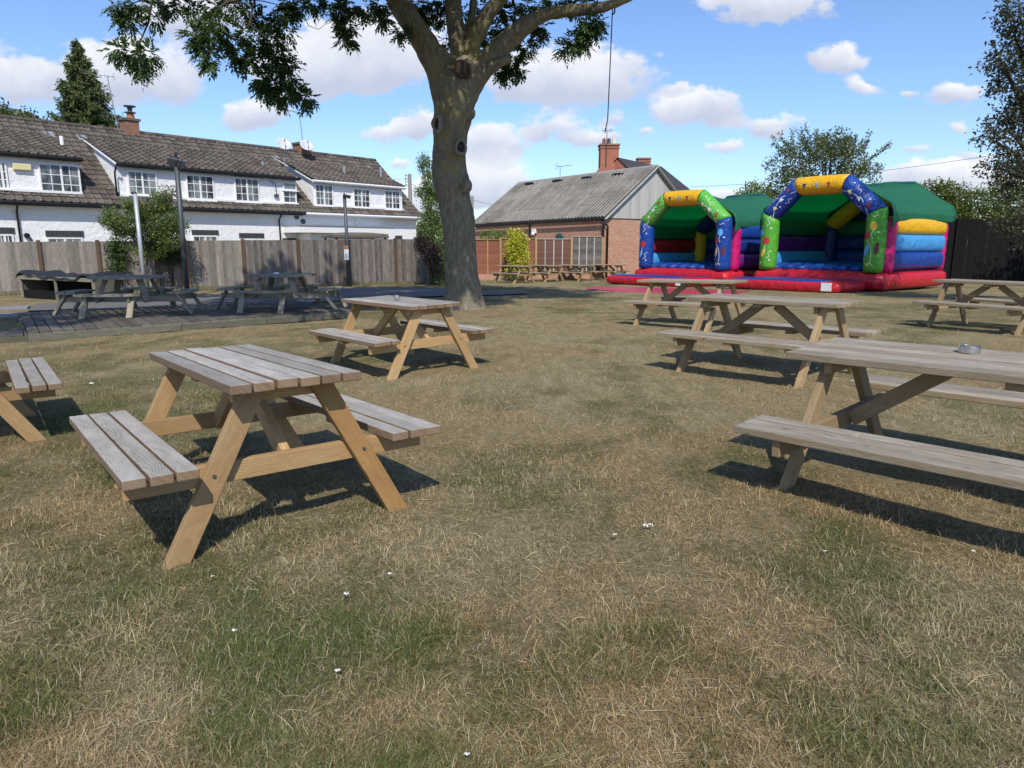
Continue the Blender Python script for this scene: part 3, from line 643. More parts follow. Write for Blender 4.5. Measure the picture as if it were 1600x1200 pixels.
    # rope hanging from the right hand limb
    a = A(957, 14, TYY-.85); z = A(953, 208, TYY-.85)
    mb = MB(); mb.tube([Vector((0, 0, a.z-z.z)), Vector((-.02, 0, (a.z-z.z)*.5)), Vector((-.04, 0, .25)), Vector((-.09, 0, 0))], .011, 8)
    mb.tube([Vector((0, 0, a.z-z.z+.02)), Vector((.05, 0, a.z-z.z+.05)), Vector((.04, 0, a.z-z.z-.07)), Vector((0, 0, a.z-z.z-.1))], .016, 8)
    o = mb.build('rope', M['rope'], smooth=True); o.location = (a.x, a.y, z.z); tag(o, 'thin dark rope hanging from the long right limb of the big tree', 'rope')
ash_tree()

# ------------------------------------------------------------ picnic tables
def picnic_table(x, y, deg, L, W, si, so_, ff, ins, label, group, aged=False, name='picnic_table', hT=.75, hS=.44, tilt=(0, 0, 0)):
    root = empty(name, (x, y, gz(y)+tilt[2]), math.radians(deg), label, 'picnic table', group)
    R_ = Matrix.Rotation(math.radians(deg), 3, 'Z') @ Matrix.Rotation(-tilt[0], 3, 'Y') @ Matrix.Rotation(tilt[1], 3, 'X'); root.rotation_euler = R_.to_euler()
    top = M['top2' if aged else 'top']; side = M['side2' if aged else 'side']; leg = M['pine_old'] if aged else M['pine']
    # local x = across the table, local y = along its boards
    def boards(nm, u0, u1, n, z, t=.042):
        mb = MB(); w = (u1-u0)/n
        for k in range(n):
            c = u0+w*(k+.5); e = random.uniform(-.006, .006); rz = Matrix.Rotation(random.uniform(-.003, .003), 3, 'Z') @ Matrix.Rotation(random.uniform(-.012, .012), 3, 'Y')
            mb.box((c, e, z-t/2+random.uniform(-.003, .003)), ((w-(.015 if aged else .011))/2, L/2+random.uniform(-.004, .004), t/2), rz, 1, 0)
        return mb.build(nm, [top, side], root, bevel=.005)
    boards('tabletop', -W/2, W/2, 6, hT); boards('seat', -so_, -si, 3, hS); boards('seat', si, so_, 3, hS)
    yl = L/2-ins
    for sy in (-1, 1):
        for sx in (-1, 1):
            mb = MB(); p0 = Vector((sx*ff, sy*yl, -.03)); p1 = Vector((sx*.15, sy*yl, hT-.0425)); d = (p1-p0).normalized()
            # foot and head cut level
            w = .096; hx = w/2/abs(d.z); off = random.uniform(0, 50); r = random.random()
            t = .045/2; ends = []
            for p in (p0, p1):
                ends.append([(p.x-hx, p.y-t, p.z), (p.x+hx, p.y-t, p.z), (p.x+hx, p.y+t, p.z), (p.x-hx, p.y+t, p.z)])
            a, b = ends; ln = (p1-p0).length
            for i in range(4):
                j = (i+1) % 4; wd = w if i % 2 == 0 else t*2
                mb.face([a[i], a[j], b[j], b[i]], [(off, off*1.3), (off, off*1.3+wd), (off+ln, off*1.3+wd), (off+ln, off*1.3)], 0, r)
            mb.face(a[::-1], None, 0, r); mb.face(b, None, 0, r)
            mb.build('leg', leg, root, bevel=.004)
        for sx in (-1, 1):
            f_ = (hS-.0895)/(hT-.0425); bx_ = sx*(ff+(.15-ff)*f_); bt = MB(); bt.tube([(bx_, sy*(yl+.0215), hS-.085), (bx_, sy*(yl+.030), hS-.085)], .006, 6); bt.tube([(bx_, sy*(yl+.0215), hS-.085), (bx_, sy*(yl+.0245), hS-.085)], .0095, 12); bt.build('bolt', M['darkpole'], root)
        mb = MB(); yy = sy*(yl-.0465); mb.box((0, yy, hS-.0895), (so_-.03, .022, .046)); mb.build('crossbeam', leg, root, bevel=.004)
        mb = MB(); yy = sy*(yl-.0465); mb.box((0, yy, hT-.078), (W/2-.06, .022, .034)); mb.build('top_bearer', leg, root, bevel=.004)
        mb = MB(); mb.bar((0, sy*(yl-.075), hS-.10), (0, sy*max(.05, yl-.58), hT-.07), .09, .044, up=(0, 0, 1)); mb.build('brace', leg, root, bevel=.004)
    mb = MB(); mb.box((0, 0, hT-.063), (W/2-.05, .045, .02)); mb.build('batten', leg, root, bevel=.003)
    for sx in (-1, 1):
        mb = MB(); mb.box((sx*(si+so_)/2, 0, hS-.062), ((so_-si)/2-.02, .045, .019)); mb.build('seat_batten', leg, root, bevel=.003)
    return root
PG = 'wooden picnic tables on the lawn'
T1 = picnic_table(-1.409, 3.639, 38.1, 1.572, .60, .44, .733, .542, .155, 'nearest grey topped picnic table on the left of the lawn, seen end on', PG, hT=.756, hS=.43, tilt=(-.005, -.03, -.003))
T2 = picnic_table(-1.255, 7.926, 40.3, 1.512, .643, .458, .762, .54, .11, 'picnic table with a small steel ashtray in front of the big tree trunk', PG, hT=.744, hS=.42, tilt=(.023, -.006, -.008))
T3 = picnic_table(2.675, 3.535, 42.6, 2.28, .75, .60, .925, .70, .19, 'closest picnic table at the right edge, holding a round steel ashtray', PG, True, hT=.755, hS=.42, tilt=(.034, -.010, -.002))
T4 = picnic_table(2.746, 7.519, 42.5, 1.704, .62, .47, .835, .63, .187, 'empty topped picnic table right behind the one with the big steel ashtray', PG, True, hT=.78, hS=.43, tilt=(.012, -.009, .01))
T5 = picnic_table(3.028, 11.975, 47.9, 1.703, .659, .47, .815, .69, .20, 'picnic table standing closest to the left bouncy castle', PG, True, hT=.765, hS=.43, tilt=(0, -.018, 0))
T6 = picnic_table(7.79, 11.45, 30.5, 1.65, .62, .47, .848, .58, .16, 'picnic table at the far right edge before the right bouncy castle', PG, True, hT=.766, hS=.432)
T7 = picnic_table(-4.098, 4.795, 37.4, 1.426, .68, .497, .771, .61, .258, 'picnic table cut by the left edge, one slatted seat visible', PG, hS=.425)
dk_ = wood('orange_brown_leg', (.18, .09, .03), (.38, .22, .085), 16, .1, lines=.9)
lg_ = [o for o in T1.children if o.name.startswith('leg')][1]; lg_.data.materials[0] = dk_; lg_['label'] = 'darker orange brown leg with bold grain'
for o in [o for o in T3.children if o.name.startswith('seat_batten')]: bpy.data.objects.remove(o)
# row of tables by the brick barn
RG = 'picnic tables lined up by the brick barn'
rl = ['leftmost table of the row before the brick barn, in front of the yellow shrub', 'second table from the left in the row before the brick barn', 'third table from the left in the row before the brick barn', 'rightmost table of the row before the brick barn, next to the bouncy castle mat']
src = picnic_table(0, 0, 0, 1.6, .66, .48, .8, .66, .2, rl[0], RG, True)
for i, (px, py, an) in enumerate(((804, 441.6, 44), (851, 439.8, 44), (899, 438.6, 50), (950, 437.2, 52))):
    o = src if i == 0 else copy_tree(src); g = G(px, py); o.location = (g.x, g.y, g.z); o.rotation_euler = (0, 0, math.radians(an)); o['label'] = rl[i]

def on_table(T, u, s, z): return T.matrix_basis @ Vector((u, s, z))
def ashtray(p, r, label):
    mb = MB(); V = []; F = []; n = 40
    prof = [(0, .002), (r*.9, .002), (r, .006), (r, r*.78), (r*.93, r*.78), (r*.91, .008), (0, .008)]
    for (q, z) in prof:
        for k in range(n):
            a = 2*PI*k/n; notch = -.010 if (z > .02 and min(abs(((a*3/(2*PI)) % 1)-.5), 1) < .06) else 0
            V.append((q*math.cos(a), q*math.sin(a), z+notch))
    for j in range(len(prof)-1):
        for k in range(n): F.append((j*n+k, j*n+(k+1) % n, (j+1)*n+(k+1) % n, (j+1)*n+k))
    mb.faces(V, F); o = mb.build('ashtray', M['steel'], smooth=False, bevel=.001); o.location = p; tag(o, label, 'ashtray')
    d = MB(); d.pillow((0, 0, .010), (r*.7, r*.7, .006), 1, 1, 12, 6); d.build('ash_heap', M['ash'], o)
def tabpt(px, py, z=.752):
    d = ray(px, py); t = (z-CAM_H)/d.z; return d*t+Vector((0, 0, CAM_H))
q = tabpt(1514, 552); ashtray(q, .055, 'round shiny steel ashtray on the nearest table at the right edge')
a = MB()
for k in range(9):
    c = q+Vector((.10+random.uniform(-.02, .04), random.uniform(-.03, .03), .004)); a.pillow(c, (.012*random.uniform(.4, 1), .008, .004), 1, 1, 8, 6)
tag(a.build('ash_crumbs', M['ash'], smooth=True), 'brown ash crumbs spilt on the table beside the big steel ashtray', 'ash')
ashtray(tabpt(620, 466.5), .042, 'small steel ashtray on the table in front of the tree')

# ------------------------------------------------------------ deck
def deck():
    root = empty('wooden_deck', (DK.x, DK.y, 0), 0, 'low grey grooved timber deck carrying the two round picnic tables', 'deck')
    mb = MB(); n = 35; w = DL/n; H = .125
    ang = math.atan2(DE1.y, DE1.x)
    for k in range(n):
        a = DE1*(w*k+.006); b = DE1*(w*(k+1)-.006); r = random.random(); off = random.uniform(0, 40); zo = random.uniform(-.002, .002)
        m = 7
        for j in range(m):               # ribs: raised strips with grooves between
            p = a.lerp(b, j/m); q = a.lerp(b, (j+.62)/m)
            Q = [p, q, q+DE2*DD, p+DE2*DD]; top = [(v.x, v.y, H+zo) for v in Q]
            mb.face(top, [(off, off+j*.02), (off, off+j*.02+.01), (off+DD, off+j*.02+.01), (off+DD, off+j*.02)], 0, r)
            g = a.lerp(b, (j+1)/m); Q2 = [q, g, g+DE2*DD, q+DE2*DD]
            if j < m-1:
                mb.face([(v.x, v.y, H-.006) for v in Q2], [(off, off), (off, off+.01), (off+DD, off+.01), (off+DD, off)], 0, r)
                mb.face([(q.x, q.y, H-.006), ((q+DE2*DD).x, (q+DE2*DD).y, H-.006), ((q+DE2*DD).x, (q+DE2*DD).y, H+zo), (q.x, q.y, H+zo)], None, 0, r)
        Q = [a, b]; mb.face([(a.x, a.y, H-.03), (b.x, b.y, H-.03), (b.x, b.y, H-.006), (a.x, a.y, H-.006)], None, 0, r)
        for (s, e) in ((a, a+DE2*DD), (b+DE2*DD, b)):
            mb.face([(s.x, s.y, H-.03), (e.x, e.y, H-.03), (e.x, e.y, H-.006), (s.x, s.y, H-.006)], None, 0, r)
    mb.build('deck_board', M['deck'], root)
    mb = MB(); nrm = Vector((DE1.y, -DE1.x, 0))
    for (s0, s1) in ((0, 2.05), (2.06, 3.45), (3.46, DL)):
        a = DE1*s0-DE2*.0+nrm*.012; b = DE1*s1+nrm*.012; mb.bar((a.x, a.y, .045), (b.x, b.y, .045), .10, .03, off=random.uniform(0, 50))
    a = Vector((-.02, 0, .045)); b = DE2*DD+Vector((-.02, 0, .045)); mb.bar(a, b, .10, .03)
    a = DE1*(DL+.02)+Vector((0, 0, .045)); mb.bar(a, a+DE2*DD, .10, .03)
    mb.build('fascia', M['fascia'], root, bevel=.003)
    for s in (.3, 1.35, 2.6, 3.8, 4.9):
        mb = MB(); c = DE1*s+DE2*.12; mb.box((c.x, c.y, -.02), (.05, .05, .03), Matrix.Rotation(ang, 3, 'Z')); mb.build('foot', M['fascia'], root)
    # lower step at the left
    st = empty('deck_step', (DK.x, DK.y, 0), 0, 'low grooved timber step against the left end of the deck', 'step')
    mb = MB()
    for k in range(9):
        a = -DE1*(.05+.145*k+.14)+DE2*.12; b = -DE1*(.05+.145*k)+DE2*.12; r = random.random()
        for j in range(6):
            p = a.lerp(b, j/6); q = a.lerp(b, (j+.65)/6); Q = [p, q, q+DE2*.95, p+DE2*.95]; off = random.uniform(0, 30)
            mb.face([(v.x, v.y, .085) for v in Q], [(off, off), (off, off+.02), (off+1, off+.02), (off+1, off)], 0, r)
        mb.face([(a.x, a.y, .078), (b.x, b.y, .078), (b.x+DE2.x*.95, b.y+DE2.y*.95, .078), (a.x+DE2.x*.95, a.y+DE2.y*.95, .078)], None, 0, r*.3)
    mb.build('step_board', M['deck'], st)
    mb = MB(); a = -DE1*1.35+DE2*.10; b = -DE1*.03+DE2*.10; mb.bar((a.x, a.y, .03), (b.x, b.y, .03), .09, .03); mb.build('fascia', M['fascia'], st, bevel=.003)
deck()
for i, (px, py) in enumerate(((22, 483), (14, 495))):
    g = G(px, py); mb = MB(); mb.box((0, 0, .02), (.28, .3, .03), Matrix.Rotation(.5, 3, 'Z')); o = mb.build('paving_slab', plain('slab', (.22, .20, .22), .9), bevel=.006)
    o.location = (g.x, g.y, g.z); tag(o, ['grey paving slab on the grass, the one farther from the deck step', 'grey paving slab on the grass right behind the deck step'][i], 'paving slab', 'grey paving slabs by the deck')

def round_table(c, rz, label):
    root = empty('round_picnic_table', c, rz, label, 'picnic table', 'weathered round picnic tables on the deck')
    m = M['old']; R = .66
    mb = MB(); n = 11; w = 2*R/n
    for k in range(n):                     # slats cut to a round outline
        x0 = -R+w*k+.004; x1 = x0+w-.008; g = lambda x: math.sqrt(max(R*R-x*x, .02))
        off = random.uniform(0, 50); r = random.random(); h0, h1 = g(x0), g(x1)
        pts = [(x0, -h0), (x1, -h1), (x1, h1), (x0, h0)]
        for z, fl in ((.66, False), (.625, True)):
            q = [(p[0], p[1], z) for p in pts]; q = q[::-1] if fl else q
            mb.face(q, [(p[1]+off, p[0]+off) for p in q], 0, r)
        for i in range(4):
            a, b = pts[i], pts[(i+1) % 4]; mb.face([(*a, .625), (*b, .625), (*b, .66), (*a, .66)], [(off, off), (off+.3, off), (off+.3, off+.03), (off, off+.03)], 0, r)
    mb.build('tabletop', m, root)
    for k in range(2):
        for s in (-1, 1):
            mb = MB(); d = Vector((math.cos(k*PI/2), math.sin(k*PI/2), 0)); nn = Vector((-d.y, d.x, 0))
            z = .27+(.055 if k else 0); a = -d*1.05+nn*s*.34; b = d*1.05+nn*s*.34
            mb.bar((a.x, a.y, z), (b.x, b.y, z), .10, .04); mb.build('beam', m, root, bevel=.004)
    for k in range(4):
        a = PI/4+k*PI/2; d = Vector((math.cos(a), math.sin(a), 0)); mb = MB()
        mb.bar(d*.60+Vector((0, 0, .22)), d*.40+Vector((0, 0, .62)), .11, .045, up=Vector((-d.y, d.x, 0))); mb.build('leg', m, root, bevel=.004)
    for k in range(4):
        a0 = k*PI/2-PI/2; mb = MB()
        for j in range(2):                 # two curved boards
            r0 = .87+j*.15; r1 = r0+.14; off = random.uniform(0, 40); r = random.random(); nn = 8; ha = .50 if j == 0 else .47
            for i in range(nn):
                p = a0-ha+2*ha*i/nn; q = a0-ha+2*ha*(i+1)/nn; ex = .93
                P = [(r0*math.cos(p), r0*math.sin(p)), (r1*math.cos(p), r1*math.sin(p)), (r1*math.cos(q), r1*math.sin(q)), (r0*math.cos(q), r0*math.sin(q))]
                U = [(off+p, off), (off+p, off+.14), (off+q, off+.14), (off+q, off)]
                mb.face([(*v, .40) for v in P], U, 0, r); mb.face([(*v, .365) for v in P[::-1]], U[::-1], 0, r)
                for (s, e) in ((0, 3), (2, 1)): mb.face([(*P[s], .365), (*P[e], .365), (*P[e], .40), (*P[s], .40)][::-1], U, 0, r)
                if i in (0, nn-1):
                    s, e = (0, 1) if i == 0 else (2, 3); mb.face([(*P[s], .365), (*P[e], .365), (*P[e], .40), (*P[s], .40)], U, 0, r)
        st = mb.build('seat', m, root)
        for s in (-1, 1):
            mb = MB(); a = a0+s*.34; d = Vector((math.cos(a0), math.sin(a0), 0)); n2 = Vector((-d.y, d.x, 0))
            p = d*1.16+n2*s*.37; q = d*.93+n2*s*.37
            mb.bar(Vector((p.x, p.y, 0)), Vector((q.x, q.y, .36)), .10, .045, up=n2); mb.build('support', m, st, bevel=.004)
    return root
RT1 = round_table((-6.98, 12.95, .125), math.radians(8), 'left weathered round picnic table on the deck, beside the tarpaulin covered box')
RT2 = round_table((-4.50, 13.85, .125), math.radians(-2), 'right weathered round picnic table on the deck, close to its right end')
for i, (rt, dx) in enumerate(((RT1, 0), (RT2, -.08))):
    mb = MB(); mb.tube([(0, 0, 0), (0, 0, .03)], [.05, .055], 16); mb.tube([(0, 0, .031), (0, 0, .034)], [.045, .045], 16); o = mb.build('ashtray', M['greymetal'] if i == 0 else M['white'], smooth=False)
    o.location = (rt.location.x+dx, rt.location.y, .125+.661); tag(o, ['dull metal ashtray on the left round deck table', 'small white ashtray on the right round deck table'][i], 'ashtray')

# tarpaulin covered box
def planter():
    a = G(35, 466); b = G(150, 472); b.z = a.z = gz(19); d = (b-a); L = d.length; ang = math.atan2(d.y, d.x)
    root = empty('storage_box', (a.x, a.y, a.z), ang, 'long low wooden box with open front and a black tarpaulin over its top', 'box')
    for x in (.03, L/2, L-.03): mb = MB(); mb.bar((x, 0, 0), (x, 0, .62), .05, .05, up=(0, 1, 0)); mb.build('post', M['old'], root)
    mb = MB(); mb.box((L/2, -.012, .57), (L/2, .022, .05)); mb.build('top_rail', M['old'], root)
    for x in (.01, L-.01): mb = MB(); mb.box((x, .375, .3), (.015, .35, .29)); mb.build('side_panel', M['fascia'], root)
    mb = MB(); mb.box((L/2, .05, .12), (L/2-.03, .02, .11)); mb.build('front_board', M['blackwood'], root); mb = MB(); mb.box((L/2, .75, .3), (L/2, .02, .3)); mb.build('back_board', M['blackwood'], root)  # near-black boards put the dark of the open box into the colour
    V = []; F = []; nx, ny = 40, 14
    for j in range(ny+1):
        for i in range(nx+1):
            x = -.06+(L+.12)*i/nx; y = -.08+.95*j/ny
            z = .66+.05*math.sin(x*4+1)*math.exp(-((y-.3)**2)*3)+.05*math.sin(x*2.1+.5)+.03*math.sin(x*9+y*5)
            if j == 0: z -= .05+.02*math.sin(x*5)
            if i in (0, nx): z -= .08
            V.append((x, y, z))
    for j in range(ny):
        for i in range(nx): F.append((j*(nx+1)+i, j*(nx+1)+i+1, (j+1)*(nx+1)+i+1, (j+1)*(nx+1)+i))
    mb = MB(); mb.faces(V, F); o = mb.build('tarpaulin', M['tarp'], root, smooth=True); s = o.modifiers.new('t', 'SOLIDIFY'); s.thickness = .012
planter()

# ------------------------------------------------------------ left fence
FA = Vector((-15.24, 21.07, 0)); FB = Vector((-3.03, 30.53, 0)); FD = (FB-FA).normalized(); FN = Vector((FD.y, -FD.x, 0))
def fx(px):                  # distance along the fence line under photo column px
    k = (px-800)/FPX*math.cos(PITCH)*1.0
    # X = k*Y  (at horizon level)
    return (k*FA.y-FA.x)/(FD.x-k*FD.y)
def board_fence():
    root = empty('board_fence', (FA.x, FA.y, 0), 0, 'long grey close boarded fence below the white terrace, left of the big tree', 'fence')
    posts = [-170, -60, 60, 152, 242, 286, 379, 465, 541, 617, 692]
    s = [fx(p) for p in posts]
    def toph(d):
        f = d/ (FB-FA).length; return 1.42+.16*f
    for i, (a, px) in enumerate(zip(s, posts)):
        p = FD*a; y = FA.y+p.y; mb = MB(); new = px == 286; w = .11 if new else .05
        mb.box((p.x+FN.x*.03, p.y+FN.y*.03, (gz(y)-.1+toph(a)+.05)/2), (w, .05, (toph(a)+.05-gz(y)+.1)/2), Matrix.Rotation(math.atan2(FD.y, FD.x), 3, 'Z'))
        mb.build('post', M['newpost'] if new else M['post'], root, bevel=.006)
    for i in range(len(s)-1):
        a, b = s[i]+.06, s[i+1]-.06; n = max(1, int((b-a)/.105)); w = (b-a)/n; mb = MB(); gb = MB()
        for k in range(n):
            q = a+w*(k+.5); p = FD*q; y = FA.y+p.y; z0 = gz(y)+.12; z1 = toph(q)+random.uniform(-.006, .006)
            R = Matrix.Rotation(math.atan2(FD.y, FD.x)+.09, 3, 'Z')
            mb.box((p.x, p.y, (z0+z1)/2), (w/2+.008, .008, (z1-z0)/2), R)
        mb.build('panel', M['fence'] if i in (0, 1, 2, 3, 5) else M['fence2'], root)
        p = FD*a; q = FD*b; gb.bar((p.x, p.y, gz(FA.y+p.y)+.03), (q.x, q.y, gz(FA.y+q.y)+.03), .20, .03); gb.build('gravel_board', M['fascia'], root)
board_fence()

def verge(name, a, b, n, width, L0, L1, label, green=.5):
    t = RS.rand(n); off = RS.randn(n)*width; X = a.x+(b.x-a.x)*t; Y = a.y+(b.y-a.y)*t; dn = Vector((b.y-a.y, a.x-b.x, 0)).normalized()
    cl = fbm(t*60, t*0+3.3, 71, 3); X = X+dn.x*(abs(off)+.03); Y = Y+dn.y*(abs(off)+.03); kp = RS.rand(n) < cl*1.5-.25; X, Y, cl = X[kp], Y[kp], cl[kp]; n = len(X)
    Z = -0.016*np.clip(Y-12, 0, 22)-.02; L = (L0+(L1-L0)*RS.rand(n))*(.4+cl); d = np.stack([RS.randn(n)*.35, RS.randn(n)*.35, np.ones(n)], -1)
    c = turf_col(np.clip(green+RS.randn(n)*.3, 0, 1)); P = np.stack([X, Y, Z], -1); o = leaves(P, d, rdir(n), L, .006+.004*RS.rand(n), c, name, None, M['grass']); tag(o, label, 'grass', kind='stuff')
verge('grass', FA+FN*.05-FD*4, FB+FN*.05, 9000, .16, .06, .26, 'longer rough grass growing along the foot of the grey fence', .45)
q0 = G(700, 438); q1 = G(985, 436); verge('grass', Vector((q0.x, q0.y-.35, 0)), Vector((q1.x, q1.y-.3, 0)), 4000, .15, .05, .18, 'rough dry grass along the foot of the brick plinth', .25)
# ------------------------------------------------------------ tiled surfaces
def ribbed(mb, O, U, L, V, Hh, tw, th, amp, step, mat=0, du=None, prof=None, rndtile=True, clip=None):
    """grid over O + u U + v V with wave ribs across u and tile steps up v. clip(u,v)->bool drops cells"""
    U = Vector(U).normalized(); V = Vector(V).normalized(); Nn = U.cross(V).normalized(); O = Vector(O)
    if Nn.z < 0: Nn = -Nn
    du = du or tw/8; nu = max(1, int(round(L/du))); du = L/nu; nv = max(1, int(round(Hh/th))); th = Hh/nv
    base = len(mb.v); rs = random.Random(3)
    rr = {}
    for j in range(nv):
        for e in (0, 1):
            for i in range(nu+1):
                u = du*i; ph = (u/tw) % 1; h = prof(ph) if prof else amp*(.5+.5*math.cos(2*PI*ph))
                h += step*(1-e); jit = (rs.random()-.5)*.006
                mb.v.append(tuple(O+U*u+V*(th*(j+e))+Nn*(h+jit)))
    for j in range(nv):
        for i in range(nu):
            u = du*(i+.5); v = th*(j+.5)
            if clip and not clip(u, v): continue
            a = base+(2*j)*(nu+1)+i; f = (a, a+1, a+nu+2, a+nu+1); key = (int(u/tw), j)
            if key not in rr: rr[key] = rs.random()
            mb.f.append(f); mb.uv.append([(u, v)]*4); mb.mi.append(mat); mb.r.append(rr[key])
            if j < nv-1:
                b = a+nu+1; f = (b, b+1, b+nu+2, b+nu+1); mb.f.append(f); mb.uv.append([(u, v)]*4); mb.mi.append(mat); mb.r.append(rr[key]*.5)
        if j == 0:
            for i in range(nu):
                if clip and not clip(du*(i+.5), th*.5): continue
                a = base+i; p = Vector(mb.v[a]); q = Vector(mb.v[a+1]); mb.face([p-Nn*.05, q-Nn*.05, q, p], None, mat, .2)

# ------------------------------------------------------------ white terrace
HU = Vector((.632, .775, 0)); HN = Vector((-.775, .632, 0))
_p = A(90, 316, 27.0); HO = Vector((_p.x, _p.y, 0))-HU*6.0
def HS(px, py, d=0):
    r = ray(px, py); o = Vector((0, 0, CAM_H)); t = ((HO+HN*d)-o).dot(HN)/r.dot(HN); p = o+r*t
    return (p-HO).dot(HU), p.z
ANG = math.atan2(HU.y, HU.x)
EAVE_Z = HS(90, 317)[1]; RID_D = 3.6
RIDGE_Z = HS(585, 251, RID_D)[1]
SL = (RIDGE_Z-EAVE_Z)/(RID_D+.3)
S_SPLIT = HS(469, 300)[0]; S_END = HS(650, 345)[0]
def window(root, px0, px1, py0, py1, d=0, cols=(2, 2), rows=3, name='window', frame=.055, fracs=None, mat=None):
    s0, zt = HS(px0, py0, d); s1, _ = HS(px1, py0, d); _, zb = HS(px0, py1, d)
    f = MB(); g = MB(); y = d
    fr = frame
    def bx(a, b, c, e, y0, y1, m=f): m.box(((a+b)/2, (y0+y1)/2, (c+e)/2), (abs(b-a)/2, abs(y1-y0)/2, abs(e-c)/2))
    bx(s0, s1, zt-fr, zt, y-.05, y+.05); bx(s0, s1, zb, zb+fr, y-.05, y+.05)
    bx(s0, s0+fr, zb+fr, zt-fr, y-.05, y+.05); bx(s1-fr, s1, zb+fr, zt-fr, y-.05, y+.05)
    n = len(cols); W = (s1-s0-2*fr); x = s0+fr; fracs = fracs or [1/n]*n
    for k in range(n):
        w = W*fracs[k]
        if k < n-1: bx(x+w-.035, x+w+.035, zb+fr, zt-fr, y-.046, y+.045)
        for c in range(1, cols[k]): q = x+w*c/cols[k]; bx(q-.013, q+.013, zb+fr, zt-fr, y-.033, y+.03)
        for r in range(1, rows): q = zb+fr+(zt-zb-2*fr)*r/rows; bx(x, x+w, q-.013, q+.013, y-.031, y+.028)
        x += w
    o = f.build(name, mat or M['white'], root)
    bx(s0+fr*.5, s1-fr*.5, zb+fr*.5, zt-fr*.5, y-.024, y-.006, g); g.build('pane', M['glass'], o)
    sm = MB(); sm.box(((s0+s1)/2, y-.06, zb-.02), ((s1-s0)/2+.05, .07, .02)); sm.build('sill', mat or M['white'], o)
    return o
def roofz(d): return EAVE_Z+SL*(d+.3)
def dprof(ph): return .065*max(0, math.cos(2*PI*(ph-.1)))**.7+.02*max(0, math.cos(2*PI*(ph-.6)))**.8-.01*(ph > .86)
def antenna(root, base, h, lean=(0, 0), az=0, n=7):
    mb = MB(); t = Vector(base)+Vector((lean[0], lean[1], h)); mb.tube([base, t], .02, 6)
    d = Vector((math.cos(az), math.sin(az), .02)); e = Vector((-d.y, d.x, 0)); a = t-d*.3; mb.tube([a, a+d*1.2], .012, 5)
    for k in range(n): q = a+d*(.1+1.05*k/n); mb.tube([q-e*.17+Vector((0, 0, .0)), q+e*.17], .007, 4)
    for z in (-.12, .12): mb.tube([a+d*.05-e*.2+Vector((0, 0, z)), a+d*.05+e*.2+Vector((0, 0, z))], .008, 4)
    mb.tube([a+d*.05+Vector((0, 0, -.14)), a+d*.05+Vector((0, 0, .14))], .008, 4)
    mb.build('aerial', M['greymetal'], root)
def dish(root, c, r, az, name='satellite_dish', mast=None):
    mb = MB(); V = []; F = []; n = 24; R = Matrix.Rotation(az, 3, 'Z') @ Matrix.Rotation(math.radians(52), 3, 'X')
    for j in range(6):
        q = r*j/5
        for k in range(n): a = 2*PI*k/n; V.append(Vector(c)+R @ Vector((q*math.cos(a), q*math.sin(a), .28*q*q/r)))
    for j in range(5):
        for k in range(n): F.append((j*n+k, j*n+(k+1) % n, (j+1)*n+(k+1) % n, (j+1)*n+k))
    mb.faces(V, F); o = mb.build(name, plain('dish_grey', (.5, .52, .55), .45), root, smooth=True); o.modifiers.new('t', 'SOLIDIFY').thickness = .015
    a = MB(); f = Vector(c)+R @ Vector((0, 0, r*1.0)); a.tube([Vector(c)+R @ Vector((0, -r*.95, .25*r)), f], .015, 5); a.tube([f, f+R @ Vector((0, 0, -.1))], .035, 6)
    a.build('arm', M['greymetal'], o)
    if mast: k = MB(); k.tube([Vector(c)+Vector((0, .05, 0)), Vector(mast)], .02, 6); k.build('mast', M['greymetal'], o)
def dormer(root, px0, px1, eave_py0, gut, cheekL=True, cheekR=True, top_d=2.9, py_ref=None):
    DF = .12; pxe = px1 if px0 < 0 else px0
    s0 = HS(px0, 300, DF)[0]; s1 = HS(px1, 300, DF)[0]; ez = HS(pxe, eave_py0, DF-.2)[1]
    zb = roofz(DF); tz = roofz(top_d)
    w = MB(); w.box(((s0+s1)/2, DF+.10, (zb+ez-.12)/2), ((s1-s0)/2, .10, (ez+.06-zb+.12)/2+.03), off=0); 
    o = w.build('dormer', M['render'], root)
    fl = MB(); fl.box(((s0+s1)/2, DF-.05, zb+.035), ((s1-s0)/2+.03, .05, .045)); fl.build('apron_flashing', M['white'], o)
    for (s, on) in ((s0, cheekL), (s1, cheekR)):
        if on:
            c = MB(); sg = .006 if s == s1 else -.006; x = s+sg; P = [(x, DF+.02, zb), (x, DF+.02, ez), (x, top_d, tz)]
            c.face(P if sg > 0 else P[::-1], [(p[1], p[2]) for p in P]); P2 = [(x-sg*8, *p[1:]) for p in P]; c.face(P2[::-1] if sg > 0 else P2, None)
            c.face([P[1], P[2], P2[2], P2[1]], None)
            c.build('cheek', M['render'], o)
            b = MB(); b.bar((s+sg*9, DF-.16, ez-.05), (s+sg*9, top_d, tz-.0), .17, .03, up=(1, 0, 0)); b.build('bargeboard', M['lead'] if s == s1 else M['white'], o)
            l = MB(); l.box((s+sg*20, top_d+.05, tz+.06), (.16, .22, .03), Matrix.Rotation(.6, 3, 'X')); l.build('flashing', M['lead'], o)
    rm = MB(); V = Vector((0, top_d-DF+.20, tz-ez)); ribbed(rm, (s0-.12, DF-.20, ez+.01), (1, 0, 0), s1-s0+.24, V, V.length+.25, .30, .31, .03, .03, prof=dprof)
    rm.build('dormer_roof', M['tile'], o)
    gm = MB(); gm.tube([(s0-.12, DF-.24, ez-.04), (s1+.12, DF-.24, ez-.04)], .055, 8); gm.box(((s0+s1)/2, DF-.14, ez-.05), ((s1-s0)/2+.1, .02, .07)); gm.build('gutter', gut, o)
    return s0, s1, ez
